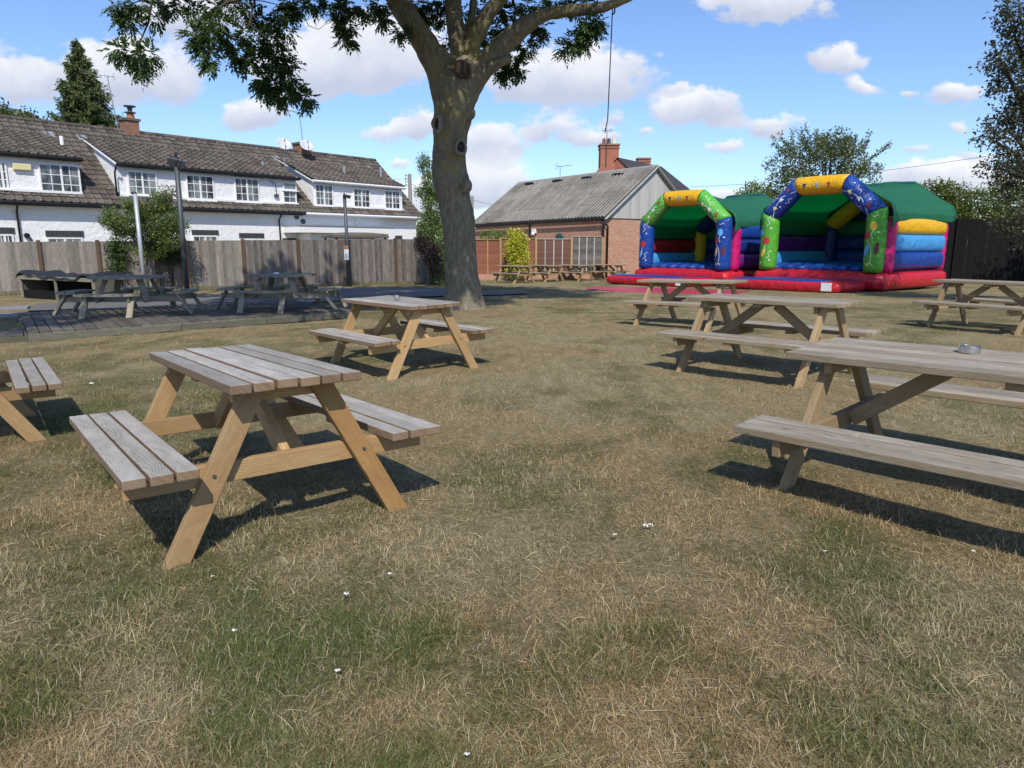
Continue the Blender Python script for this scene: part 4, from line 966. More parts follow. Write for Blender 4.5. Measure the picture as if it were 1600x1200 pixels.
def house(name, sa, sb, label, gut, gableR=True, dorm=()):
    root = empty(name, (HO.x, HO.y, 0), ANG, label, 'house')
    w = MB(); D = 2*RID_D; g = -.4; e = EAVE_Z+SL*.22
    for (a, b) in (((sa, 0), (sb, 0)), ((sb, 0), (sb, D)), ((sb, D), (sa, D)), ((sa, D), (sa, 0))):
        w.face([(a[0], a[1], g), (b[0], b[1], g), (b[0], b[1], e), (a[0], a[1], e)], [(0, 0), (1, 0), (1, 1), (0, 1)])
    for s in (sa, sb): w.face([(s, 0, e), (s, RID_D, RIDGE_Z-.05), (s, D, e)] if s == sa else [(s, 0, e), (s, D, e), (s, RID_D, RIDGE_Z-.05)])
    w.build('wall', M['render'], root)
    r = MB(); ov = .25 if gableR else 0; V = Vector((0, RID_D+.3, RIDGE_Z-EAVE_Z))
    cv = (RID_D+.3)/V.length; rng = [(HS(a, 300, .12)[0], HS(b, 300, .12)[0]) for a, b in dorm]
    def clip(u, v): return not any(a+.05 < sa+u < b-.05 and .16 < -.3+v*cv < 2.5 for a, b in rng)
    mprof = lambda ph: dprof(ph)*.75
    ribbed(r, (sa, -.3, EAVE_Z), (1, 0, 0), sb-sa+ov, V, V.length, .30, .31, .03, .03, prof=mprof, clip=clip)
    V2 = Vector((0, -(RID_D+.3), RIDGE_Z-EAVE_Z)); ribbed(r, (sa, D+.3, EAVE_Z), (1, 0, 0), sb-sa+ov, V2, V2.length, .30, .31, .03, .03, prof=dprof, du=.15)
    ro = r.build('roof', M['tile'], root)
    c = MB(); n = int((sb-sa+ov)/.42)
    for k in range(n): x = sa+(sb-sa+ov)*k/n; q = (sb-sa+ov)/n; c.tube([(x, RID_D, RIDGE_Z+.0), (x+q*.96, RID_D, RIDGE_Z+.01)], [.115, .105], 10, r=random.random())
    c.build('ridge_tile', M['tile'], ro)
    gm = MB(); gm.tube([(sa, -.36, EAVE_Z-.05), (sb+ov, -.36, EAVE_Z-.05)], .058, 8); gm.box(((sa+sb)/2, -.27, EAVE_Z-.07), ((sb-sa)/2+ov*.5, .02, .08)); gm.build('gutter', gut, root)
    sf = MB(); sf.box(((sa+sb)/2, -.135, EAVE_Z-.14), ((sb-sa)/2, .115, .012)); sf.build('soffit', M['white'], root)
    return root
def downpipe(root, px, gut, z0, d=0, z1=None, jog=.15):
    s = HS(px, 345, d)[0]; mb = MB(); mb.tube([(s-jog*.2, d-.34, z0-.06), (s-jog*.2, d-.30, z0-.18), (s, d-.07, z0-.36), (s, d-.07, z1 if z1 else -.3)], .037, 8); mb.build('downpipe', gut, root, smooth=True)
def lintel_dark_gap(root, px0, px1, py0, py1, mat, d=0):
    s0, zt = HS(px0, py0, d); s1, _ = HS(px1, py0, d); _, zb = HS(px0, py1, d)
    mb = MB(); n = max(3, int((s1-s0)/.11))
    for k in range(n): mb.box((s0+(s1-s0)*(k+.5)/n, d-.012, (zt+zb)/2), ((s1-s0)/n/2-.006, .02, (zt-zb)/2))
    mb.build('lintel_dark_gap', mat, root)
def chimney(root, px0, px1, pyt, s_off_d, pots=True, mat='brick3'):
    s0 = HS(px0, 200, s_off_d)[0]; s1 = HS(px1, 200, s_off_d)[0]; zt = HS(px0, pyt, s_off_d)[1]; zb = RIDGE_Z-.7
    w = (s1-s0); mb = MB(); c = ((s0+s1)/2, s_off_d+.1)
    for (a, b) in (((-1, -1), (1, -1)), ((1, -1), (1, 1)), ((1, 1), (-1, 1)), ((-1, 1), (-1, -1))):
        h = w/2*.9; P = [(c[0]+a[0]*h, c[1]+a[1]*.3, zb), (c[0]+b[0]*h, c[1]+b[1]*.3, zb), (c[0]+b[0]*h, c[1]+b[1]*.3, zt-.1), (c[0]+a[0]*h, c[1]+a[1]*.3, zt-.1)]
        L = w if a[1] == b[1] else .6; mb.face(P, [(0, 0), (L, 0), (L, zt-zb-.1), (0, zt-zb-.1)])
    o = mb.build('chimney', M[mat], root)
    cp = MB(); cp.box((c[0], c[1], zt-.05), (w/2*.9+.06, .36, .05)); cp.build('capping', M['soffit'], o)
    fl = MB(); fl.box((c[0], c[1]-.06, RIDGE_Z-.30), (w/2*.9+.12, .32, .03), Matrix.Rotation(math.atan(SL)*.4, 3, 'X')); fl.build('flashing', M['lead'], o)
    return o, c, zt
# left house (black gutters)
BL, WH = M['black'], M['white']
h1 = house('terraced_house', -9.0, S_SPLIT, 'long white terraced house with black gutters and brown tiled dormers, left half of the row', BL, False, ((-260, 126), (188, 463)))
ds0, ds1, ez1 = dormer(h1, -260, 126, 248, BL, False, True, 2.9)
for q in ((-60, -6), (-150, -96)): window(h1, q[0], q[1], 250, 297, .12)
window(h1, -8, 8, 252, 295, .12, cols=(1, 1)); window(h1, 58, 122, 254, 303, .12, cols=(2, 2), fracs=[.54, .46])
mb = MB(); s, z = HS(33, 261, .12); mb.box((s, .05, z), (.28, .06, .11)); mb.build('alarm_box', M['cream'], h1, bevel=.02)
d2 = dormer(h1, 188, 463, 255, BL, True, False, 2.9)
for q in ((197, 243, 266, 304), (289, 332, 272, 312), (365, 403, 277, 315)): window(h1, *q, .12)
window(h1, 441, 462, 284, 297, .12, cols=(1,), rows=2); window(h1, 441, 462, 297, 317, .12, cols=(2,), rows=2)
downpipe(h1, 27, BL, EAVE_Z); downpipe(h1, 435, BL, EAVE_Z); downpipe(h1, 186, BL, d2[2], .12, roofz(.1)); 
for q in ((-10, 22, 355, 365), (70, 130, 360, 370)): lintel_dark_gap(h1, *q, M['lintel_dark_gap'])
for q in ((299, 341, 359, 367), (373, 412, 364, 372), (441, 464, 372, 378)): lintel_dark_gap(h1, *q, M['lintel_dark_gap'])
for q in ((-8, 20, 366, 395), (72, 128, 371, 400), (300, 339, 368, 398), (375, 411, 373, 400), (443, 463, 379, 400)): window(h1, *q, 0, cols=(2, 2), rows=2)
mb = MB(); s, z = HS(41, 368); mb.tube([(s, -.02, z), (s, -.12, z)], .09, 12); mb.tube([(s, -.07, z), (s+.15, -.07, z-.2)], .02, 6); mb.build('wall_lamp', BL, h1)
ch, cc, zt = chimney(h1, 191, 216, 184, RID_D)
mb = MB(); mb.tube([(cc[0]+.1, cc[1], zt), (cc[0]+.1, cc[1], zt+.22)], [.17, .14], 12); mb.build('chimney_pot', M['pot'], ch)
mb = MB(); mb.tube([(cc[0]+.1, cc[1], zt+.18), (cc[0]+.1, cc[1], zt+.48)], .09, 10); mb.tube([(cc[0]+.1, cc[1], zt+.26), (cc[0]+.1, cc[1], zt+.29)], .24, 14); mb.tube([(cc[0]+.1, cc[1], zt+.52), (cc[0]+.1, cc[1], zt+.56)], .25, 14)
for k in range(4): a = k*PI/2+.3; mb.tube([(cc[0]+.1+.12*math.cos(a), cc[1]+.12*math.sin(a), zt+.4), (cc[0]+.1+.12*math.cos(a), cc[1]+.12*math.sin(a), zt+.54)], .015, 5)
mb.build('cowl', M['darkpole'], ch)
antenna(h1, (cc[0]-.45, cc[1], RIDGE_Z-.2), HS(190, 122, RID_D)[1]-RIDGE_Z+.2, (-.25, 0), PI-.3)
for (px, py, r, hgt) in ((97, 226, .07, .3),):
    s, z = HS(px, py, 1.6); mb = MB(); mb.tube([(s, 1.6, z-.8), (s, 1.6, z+.32)], r, 8); mb.build('vent_pipe', WH, h1)
s, z = HS(411, 268, 1.4); mb = MB(); mb.tube([(s, 1.4, z-.6), (s, 1.4, z+.45)], .07, 10); mb.build('vent_pipe', M['lead'], h1)
s, z = HS(443, 227, 1.0); s2, z2 = HS(441, 275, .1)
dish(h1, (s, 1.0, z),   .37, -.3, mast=(s-.0, .95, z-1.6))
mb = MB(); q = HS(428, 285, .12); mb.tube([(q[0]-.25, .0, q[1]+.05), (q[0], .03, q[1]-.05), (q[0]+.05, .03, q[1]-.55)], .02, 6); mb.box((q[0]+.05, .05, q[1]-.6), (.1, .05, .06)); mb.build('wall_lamp', M['darkpole'], h1)
# right house (white gutters)
h2 = house('terraced_house', S_SPLIT+.01, S_END, 'white terraced house with white gutters and a flat porch, right end of the row', WH, True, ((489, 628),))
d3 = dormer(h2, 489, 628, 281, WH, True, True, 2.9)
window(h2, 491, 519, 287, 321, .12); window(h2, 551, 577, 294, 324, .12); window(h2, 600, 624, 297, 327, .12)
downpipe(h2, 556, WH, EAVE_Z, 0, EAVE_Z-.75)
ch, cc, zt = chimney(h2, 461, 483, 222, RID_D)
s, z = HS(479, 229, RID_D-.6); dish(h2, (s, RID_D-.6, z), .37, -.3, mast=(s, RID_D-.1, z-.4))
antenna(h2, (cc[0]+.1, cc[1], RIDGE_Z), HS(468, 176, RID_D)[1]-RIDGE_Z, (-.15, 0), PI+.2)
for (px, py, r) in ((538, 272, .075), (595, 273, .06)):
    s, z = HS(px, py, 1.4); mb = MB(); mb.tube([(s, 1.4, z-.55), (s, 1.4, z+.42)], r, 10); mb.build('vent_pipe', M['lead'], h2)
# porch
s0, zt = HS(467, 354, -1.3); s1, _ = HS(617, 354, -1.3); zp = HS(560, 353, -1.3)[1]
mb = MB(); mb.box(((s0+s1)/2, -.66, zp-.2), ((s1-s0)/2, .66, .16)); pc = mb.build('porch', M['white'], h2)
mb = MB(); mb.box(((s0+s1)/2, -.66, zp-.012), ((s1-s0)/2+.04, .71, .028)); mb.build('porch_roof', M['lead'], pc)
mb = MB(); mb.box(((s0+s1)/2+.3, -.5, (zp-.4)/2-.2), ((s1-s0)/2-.5, .48, (zp-.4)/2+.22)); mb.build('porch_wall', M['render'], pc)
lintel_dark_gap(h2, 552, 599, 362, 368, M['lintel_dark_gap'], -1.0); lintel_dark_gap(h2, 617, 628, 368, 400, M['lintel_dark_gap'], 0); lintel_dark_gap(h2, 477, 500, 372, 376, M['lintel_dark_gap'], 0)  # dark slats colour in the porch's dark opening and dark wall spots
# stain below the gutter where the houses meet
for (px, py) in ((463, 339), (473, 346)):
    s, z = HS(px, py); mb = MB(); mb.pillow((s, -.04, z), (.14, .05, .12), 1, 1, 10, 8); mb.build('wall_box', M['darkpole'], h2)
def gazebo():
    c = A(555, 370, 31.5); root = empty('garden_shelter', (c.x, c.y, gz(31)), ANG-.3, 'brown flat roofed garden shelter peeping over the fence below the white porch', 'shelter')
    h = c.z-gz(31); mb = MB(); mb.box((0, 0, h), (1.25, .8, .04)); mb.pillow((0, 0, h+.05), (1.2, .75, .14), .8, .3, 20, 8); mb.build('roof', M['soffit'], root)
    for x in (-1.1, 1.1):
        for y in (-.7, .7): mb = MB(); mb.box((x, y, h/2), (.04, .04, h/2)); mb.build('post', M['post'], root)
gazebo()

# ------------------------------------------------------------ brick barn
BU = Vector((-.625, .78, 0)).normalized(); BN = Vector((BU.y, -BU.x, 0))
_c = A(944, 338.5, 37.0); BO = Vector((_c.x, _c.y, 0))
def BS(px, py, d=0):
    r = ray(px, py); o = Vector((0, 0, CAM_H)); t = ((BO+BN*d)-o).dot(BN)/r.dot(BN); p = o+r*t
    return (p-BO).dot(BU), p.z
def barn():
    g = -.4; e = _c.z; L = BS(743, 350)[0]; zeL = e-.12; D = 3.75; rz0 = BS(1015.8, 262, D)[1]; rzL = BS(802, 288.5, D)[1]
    root = empty('brick_barn', (BO.x, BO.y, 0), math.atan2(BN.y, BN.x)-PI/2+PI, 'low brick barn with a grey corrugated roof and silvered timber gable', 'barn')
    # local frame: x = along the front towards the right (0 at the right corner), y = into the barn
    ax = -BU; root.rotation_euler = (0, 0, math.atan2(ax.y, ax.x))
    w = MB()
    def wall(a, b, z1a, z1b):
        l = math.dist(a, b); w.face([(a[0], a[1], g), (b[0], b[1], g), (b[0], b[1], z1b), (a[0], a[1], z1a)], [(0, 0), (l, 0), (l, z1b-g), (0, z1a-g)])
    wall((-L, 0), (0, 0), zeL, e); wall((0, 0), (0, 2*D), e-.05, e-.05); wall((0, 2*D), (-L, 2*D), e, zeL); wall((-L, 2*D), (-L, 0), zeL, zeL)
    w.build('wall', M['brick'], root)
    for x, sg in ((0, 1), (-L, -1)):
        gb = MB(); n = 34; w0 = 2*D/n; zr = rz0 if x == 0 else rzL
        for k in range(n):
            y = w0*(k+.5); h = (zr-e)*(1-abs(y-D)/D); gb.box((x+sg*.04, y, e+h/2-.06), (.015+random.uniform(0, .006), w0/2-.004, max(.02, h/2)))
        gb.build('gable', M['gable'], root)
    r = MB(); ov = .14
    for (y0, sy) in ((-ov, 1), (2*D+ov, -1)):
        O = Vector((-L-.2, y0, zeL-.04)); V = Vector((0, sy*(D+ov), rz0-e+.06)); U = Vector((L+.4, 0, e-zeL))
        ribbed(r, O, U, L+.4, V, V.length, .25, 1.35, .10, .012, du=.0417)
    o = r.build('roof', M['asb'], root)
    rc = MB(); rc.tube([(-L-.2, D, rz0-.12), (.22, D, rz0+.02)], .11, 8); rc.build('ridge_cap', M['concrete'], o)
    for x in (.18, ):
        for sy in (-1, 1):
            v = MB(); v.bar((x, D+sy*(D+ov), e-.14), (x, D, rz0-.02), .22, .03, up=(1, 0, 0)); v.build('bargeboard', M['gable'], o)
    for px in (828, 872, 918, 967):             # dark ridge vents
        s, z = BS(px, 287 if px < 850 else 283 if px < 900 else 278 if px < 940 else 273, D-.35); v = MB(); v.pillow((-s, D-.42, rz0-.22-.0), (.42, .12, .06), .6, .5, 14, 8); v.build('ridge_vent', M['black'], o)
    gt = MB(); gt.tube([(-L-.1, -ov-.08, zeL-.16), (.2, -ov-.08, e-.10)], .06, 8); gt.build('gutter', M['black'], root)
    dp = MB(); dp.tube([(.08, -ov-.06, e-.12), (.06, -.1, e-.45), (.06, -.1, g)], .055, 8); dp.tube([(.16, -.05, e-.3), (.16, .12, e-.5), (.16, .12, g)], .05, 8); dp.build('downpipe', M['black'], root, smooth=True)
    s, z = BS(829, 355); dp = MB(); dp.tube([(-s, -.07, z-1.2), (-s, -.07, e-.2)], .045, 8); dp.build('downpipe', M['black'], root)
    s, z = BS(837, 361); lb = MB(); lb.box((-s, -.12, z), (.13, .1, .12)); lb.pillow((-s, -.2, z-.16), (.12, .1, .1), 1, 1, 10, 8); lb.build('wall_lamp', M['white'], root, bevel=.01)
    s, z = BS(876, 370); wl = MB(); wl.pillow((-s, -.10, z), (.32, .09, .2), 1, 1, 16, 8); wl.build('wall_basket', M['tealplastic'], root, smooth=True)
    antenna(root, (-BS(875, 280, D)[0], D, rz0-.1), .75, (0, 0), .2, 5)
    return root
barn()
def brick_house():
    YB = 52.0
    a = A(966, 246, YB); b = A(1034, 261, YB+6); root = empty('brick_house', (a.x, a.y, -.4), 0, 'red brick house with a dark slate roof and tall chimneys behind the barn', 'house')
    O = root.location; ax = (b-a); ax.z = 0; L = ax.length; ang = math.atan2(ax.y, ax.x); root.rotation_euler = (0, 0, ang)
    rz = a.z+.4; ez = rz-4.2; W = 4.5; w = MB()
    for (p, q) in (((0, -W), (L+3, -W)), ((L+3, -W), (L+3, W)), ((L+3, W), (0, W)), ((0, W), (0, -W))):
        l = math.dist(p, q); w.face([(*p, 0), (*q, 0), (*q, ez), (*p, ez)], [(0, 0), (l, 0), (l, ez), (0, ez)])
    w.face([(0, -W, ez), (0, 0, rz), (0, W, ez)], [(0, 0), (W, 4), (2*W, 0)])
    w.build('wall', M['brick2'], root)
    r = MB()
    r.faces([(-.1, -W-.3, ez-.2), (L+3.3, -W-.3, ez-.2), (L, 0, rz), (-.1, 0, rz), (-.1, W+.3, ez-.2), (L+3.3, W+.3, ez-.2)], [(0, 1, 2, 3), (1, 5, 2), (5, 4, 3, 2)])
    r.build('roof', M['slate'], root); R_ = Matrix.Rotation(-ang, 3, 'Z')
    def chim(px0, px1, pyt, pyb, Y, pots, sh):
        p0 = A(px0, pyt, Y); p1 = A(px1, pyt, Y); pb = A(px0, pyb, Y); w = (p1.x-p0.x)/2; c = R_ @ (Vector(((p0.x+p1.x)/2, Y+w, 0))-Vector((O.x, O.y, 0)))
        RR = R_; zt = p0.z+.4; zb = pb.z+.4-1.5; mb = MB()
        def ringbox(hw, hd, z0, z1, m=mb):
            cs = [(-hw, -hd), (hw, -hd), (hw, hd), (-hw, hd)]
            for i in range(4):
                p, q = cs[i], cs[(i+1) % 4]; l = math.dist(p, q)
                P = [c+RR @ Vector((p[0], p[1], 0))+Vector((0, 0, z0)), c+RR @ Vector((q[0], q[1], 0))+Vector((0, 0, z0)), c+RR @ Vector((q[0], q[1], 0))+Vector((0, 0, z1)), c+RR @ Vector((p[0], p[1], 0))+Vector((0, 0, z1))]
                m.face(P, [(0, z0), (l, z0), (l, z1), (0, z1)])
            m.face([c+RR @ Vector((p[0], p[1], 0))+Vector((0, 0, z1)) for p in cs], None)
        ringbox(w*.93, w*.8, zb, zt-.12)
        if sh:                              # tumbled brick shoulders
            for sg in (-1, 1):
                P = [c+RR @ Vector((sg*w*.93, -w*.79, 0)), c+RR @ Vector((sg*w*2.4, -w*.79, 0))]; z0 = pb.z+.4-.6
                q = [P[0]+Vector((0, 0, z0+1.1)), P[0]+Vector((0, 0, z0-1)), P[1]+Vector((0, 0, z0-1)), P[1]+Vector((0, 0, z0-.1))]; mb.face(q if sg > 0 else q[::-1], [(0, 2.1), (0, 0), (1.5, 0), (1.5, .9)])
        o = mb.build('chimney', M['brick2'], root)
        cp = MB(); ringbox(w, w*.87, zt-.32, zt-.24, cp); ringbox(w*1.03, w*.9, zt-.12, zt, cp); cp.build('capping', M['brick3'], o)
        for k in range(pots):
            t = (k+.5)/pots*2-1; q = c+RR @ Vector((t*w*.75, 0, 0)); pm = MB(); pm.tube([q+Vector((0, 0, zt)), q+Vector((0, 0, zt+.42))], [.15, .12], 10); pm.build('chimney_pot', [M['pot'], M['darkpole'], M['cream']][k % 3], o)
        return c, zt
    c, zt = chim(938, 969, 224, 272, YB, 3, True); chim(997, 1018, 246, 262, YB+4, 0, False)
    mb = MB(); q = c+R_ @ Vector((-.25, -.7, 0)); mb.tube([q+Vector((0, 0, zt-1.5)), q+Vector((0, 0, zt+.9))], .03, 6); d = R_ @ Vector((1, 0, 0))
    for k in range(5): mb.tube([q+d*(-.3+.15*k)+Vector((0, 0, zt+.7)), q+d*(-.3+.15*k)+Vector((0, 0, zt+1.05))], .015, 4)
    mb.tube([q-d*.35+Vector((0, 0, zt+.85)), q+d*.4+Vector((0, 0, zt+.85))], .015, 4); mb.build('aerial', M['darkpole'], root)
brick_house()

# fence panels in front of the barn
def lap_fence():
    a = G(742, 438); b = G(942, 436); a.z = b.z = 0; d = (b-a).normalized(); root = empty('panel_fence', (a.x, a.y, 0), math.atan2(d.y, d.x), 'low run of red brown and dark brown lap panels with pale battens before the barn', 'fence')
    def X(px):
        k = (px-800)/FPX*math.cos(PITCH); return (k*a.y-a.x)/(d.x-k*d.y)
    def zt(px, py): return A(px, py, a.y+d.y*X(px)).z
    edges = [(700, 782, 375, 'redfence'), (783, 836, 373, 'redfence'), (838, 892, 374, 'dkfence'), (893, 940, 370, 'fence2')]
    for i, (p0, p1, py, mt) in enumerate(edges):
        x0, x1 = X(p0), X(p1); z1 = zt(p0, py); z0 = gz(34)+.30; mb = MB(); n = 17; h = (z1-z0)/n
        for k in range(n): mb.box(((x0+x1)/2, 0, z0+h*(k+.5)), ((x1-x0)/2, .010, h/2+.012), Matrix.Rotation(.3, 3, 'X'))
        o = mb.build('panel', M[mt], root)
        bt = MB(); nb = 4
        for k in range(nb+1): x = x0+(x1-x0)*k/nb; bt.box((x, -.03, (z0+z1)/2), (.022, .012, (z1-z0)/2))
        bt.box(((x0+x1)/2, -.03, z1+.02), ((x1-x0)/2, .03, .014)); bt.build('batten', M['gable'] if mt != 'redfence' else M['pine'], o)
    for px in (781.5, 837, 892.5, 941):
        mb = MB(); x = X(px); mb.box((x, -.06, (zt(px, 372)+gz(34))/2), (.05, .05, (zt(px, 372)-gz(34))/2+.03)); mb.build('post', M['pine_old'], root, bevel=.005)
    mb = MB(); x0, x1 = X(700), X(941); l = x1-x0; z = gz(34)+.28
    mb.face([(x0, -.10, -.6), (x1, -.10, -.6), (x1, -.10, z), (x0, -.10, z)], [(0, 0), (l, 0), (l, .9), (0, .9)]); mb.face([(x0, -.10, z), (x1, -.10, z), (x1, .12, z), (x0, .12, z)], [(0, 0), (l, 0), (l, .2), (0, .2)])
    mb.build('brick_plinth', M['brick'], root)
    return a, d, X
la, ld, LX = lap_fence()
# yellow shrub & green shrub, pots
c = A(808, 388, 33.6); r = empty('golden_shrub', (c.x, c.y, gz(33.6)), 0, 'bright yellow green leafy shrub against the red brown fence panels', 'shrub'); z0 = gz(33.6); h = A(808, 358, 33.6).z-z0
bush('foliage', [(-.05, 0, h*.86, .38, .3, .3), (-.15, 0, h*.6, .42, .32, .45), (.15, -.05, h*.42, .42, .32, .5), (-.05, -.1, h*.2, .4, .3, .35), (.18, 0, h*.72, .3, .3, .35)], 900, .085, (.22, .28, .02), (.72, .66, .07), r, 6, asp=.65)
twigs('stem', (0, 0, 0), [(.2, 0, h*.8), (-.3, 0, h*.7), (0, 0, h*.9)], .03, r)
c = A(775, 368, 36.5); r = empty('green_shrub', (c.x, c.y, gz(36)), 0, 'small green shrub showing above the red panels left of the yellow shrub', 'shrub'); h = A(775, 360, 36.5).z-gz(36)
bush('foliage', [(-.2, 0, h*.85, .7, .4, .35), (.6, 0, h*.85, .6, .4, .35), (.1, 0, h*.55, .8, .4, .5)], 420, .09, (.05, .11, .015), (.16, .26, .04), r, 6, asp=.6)
twigs('stem', (0, 0, 0), [(.3, 0, h*.8), (-.3, 0, h*.7)], .04, r)
pots = [(838, 432, 'white bucket standing behind the second table of the barn row'), (888, 430, 'white bucket standing behind the third table of the barn row'), (931, 430, 'grey white bucket near the right end of the barn row')]
for (px, py, lb) in pots:
    g = G(px, py+4); mb = MB(); V = [(0, 0, 0), (0, 0, .38)]; mb.tube([(0, 0, 0), (0, 0, .40)], [.16, .20], 18, caps=False); mb.tube([(0, 0, .37), (0, 0, .41)], [.215, .215], 18, caps=False); mb.tube([(0, 0, .0), (0, 0, .3)], [.155, .18], 18)
    o = mb.build('bucket', plain('bucket_white', (.55, .55, .53), .5)); o.location = (g.x, g.y, g.z); tag(o, lb, 'bucket', 'white buckets behind the barn tables')

# ------------------------------------------------------------ bouncy castles
def castle(F, side, W, D, sc, colors, label, name='bouncy_castle'):
    side = Vector((side[0], side[1], 0)).normalized(); front = Vector((side.y, -side.x, 0))      # front runs left -> right
    o0 = Vector((F[0], F[1], 0))-front*W*sc
    root = empty(name, (o0.x, o0.y, gz((F[1]+o0.y)/2)-.01), math.atan2(front.y, front.x), label, 'bouncy castle', 'bouncy castles with green canopies on the lawn'); root.scale = (sc, sc, sc)
    C = colors; bh = .72
    mb = MB(); mb.pillow((W/2, D/2-.02, bh/2), (W/2+.14, D/2+.12, bh/2), .42, .10, 120, 18, wob=.004); mb.build('base', M['i_red'], root, smooth=True)
    mb = MB(); n = 8; w = (W-.5)/n
    for k in range(n): mb.pillow((.25+w*(k+.5), D/2-.1, bh+.02), (w/2*1.05, D/2-.35, .22), .9, .5, 28, 10)
    mb.build('bouncing_bed', M['i_blue'], root, smooth=True)
    # entrance step
    aw = W-.35; ad = 1.9; ax = W/2-.18
    mb = MB(); mb.pillow((ax, -ad/2-.08, .21), (aw/2, ad/2, .21), .42, .10, 110, 16, wob=.004); st = mb.build('step', M['i_red'], root, smooth=True)
    def stripe(y0, y1, x0, x1, mt, z=.425):
        s = MB(); s.pillow(((x0+x1)/2, (y0+y1)/2, z-.05), ((x1-x0)/2, (y1-y0)/2, .065), .7, .35, 40, 8); s.build('stripe', M[mt], st, smooth=True)
    stripe(-1.90, -1.30, .10, W-.75, 'i_blue', .435); stripe(-1.1, -.78, .2, W-.6, 'i_dred', .42); stripe(-.62, -.12, .2, W-.5, 'i_purple', .42)
    mb = MB(); mb.box((W-.72, -ad-.085, .24), (.17, .012, .13)); mb.build('safety_label', M['p_white'], st)
    # arches
    R = .32; pz0 = bh-.06; kz = 2.62; tz = 3.58; x0 = .34; x1 = W-.34; b0 = W*.30; b1 = W*.68
    def seg(nm, p, q, npv, nq, mt, yb=None, par=None, r=R):
        p = Vector(p); q = Vector(q); ax_ = (q-p).normalized(); a = Vector((0, -1, 0)); b = ax_.cross(a); V = []; Fc = []; n = 36; m = 12
        for j in range(m+1):
            t = j/m; rr = r*(1-.10*(1-math.sin(PI*min(1, max(0, t)))**.28))
            for k in range(n):
                an = 2*PI*k/n; o = (a*math.cos(an)+b*math.sin(an))*rr
                # mitre: slide the ring along the axis onto the cut plane
                s0 = -(o.dot(npv))/ax_.dot(npv); s1 = -(o.dot(nq))/ax_.dot(nq); V.append(p.lerp(q, t)+o+ax_*(s0*(1-t)+s1*t))
        for j in range(m):
            for k in range(n): Fc.append((j*n+k, (j+1)*n+k, (j+1)*n+(k+1) % n, j*n+(k+1) % n))
        mb = MB(); mb.faces(V, Fc); mb.face([V[k] for k in range(n)]); mb.face([V[m*n+k] for k in range(n)][::-1])
        o = mb.build(nm, M[mt], root, smooth=True)
        def surf(arc, along):
            th = arc/r; d = (a*math.cos(th)+b*math.sin(th))*(r*1.0+.012); return p+ax_*along+d
        return o, surf, (q-p).length
    up = Vector((0, 0, 1)); X = Vector((1, 0, 0))
    def arch(y, cp, cd, cb, tag_):
        e = .20 if tag_ == 'back' else 0
        P = [Vector((x0, y, pz0)), Vector((x0+.03, y, kz-e*1.6)), Vector((b0+e, y, tz-e*1.6)), Vector((b1-e, y, tz-e*1.6)), Vector((x1-.03, y, kz-e*1.6)), Vector((x1, y, pz0))]
        D_ = [(P[i+1]-P[i]).normalized() for i in range(5)]; Nn = [up]+[(D_[i]+D_[i+1]).normalized() for i in range(4)]+[up]
        out = []
        for i, (nm, mt) in enumerate((('pillar', cp), ('arch_tube', cd), ('crossbeam', cb), ('arch_tube', cd), ('pillar', cp))): out.append(seg(nm, P[i], P[i+1], Nn[i], Nn[i+1], mt))
        return out
    fr = arch(.20, C['pillar'], C['diag'], 'i_yellow', 'front'); arch(D-.45, C['back_pillar'], C['back_diag'], 'i_yellow', 'back')
    # painted party decorations on the front arch
    def decal(sg, pts, mt, close=True):
        o, surf, L = sg; mb = MB(); c = (sum(p[0] for p in pts)/len(pts), sum(p[1] for p in pts)/len(pts)); V = [surf(*c)]+[surf(*p) for p in pts]
        mb.faces(V, [(0, i+1, (i+1) % len(pts)+1) for i in range(len(pts))]); mb.build('decoration', M[mt], o)
    def line(sg, pts, w, mt):
        o, surf, L = sg; mb = MB()
        for i in range(len(pts)-1):
            a, b = pts[i], pts[i+1]; dx, dy = b[0]-a[0], b[1]-a[1]; l = math.hypot(dx, dy)+1e-6; nx, ny = -dy/l*w/2, dx/l*w/2
            mb.face([surf(a[0]-nx, a[1]-ny), surf(b[0]-nx, b[1]-ny), surf(b[0]+nx, b[1]+ny), surf(a[0]+nx, a[1]+ny)])
        mb.build('decoration', M[mt], o)
    def ell(cx, cy, rx, ry, n=18, rot=0): return [(cx+rx*math.cos(2*PI*k/n)*math.cos(rot)-ry*math.sin(2*PI*k/n)*math.sin(rot), cy+rx*math.cos(2*PI*k/n)*math.sin(rot)+ry*math.sin(2*PI*k/n)*math.cos(rot)) for k in range(n)]
    def squig(cx, cy, l, amp, rot): 
        r = []
        for k in range(13):
            t = k/12-.5; x = t*l; y = amp*math.sin(t*10); r.append((cx+x*math.cos(rot)-y*math.sin(rot), cy+x*math.sin(rot)+y*math.cos(rot)))
        return r
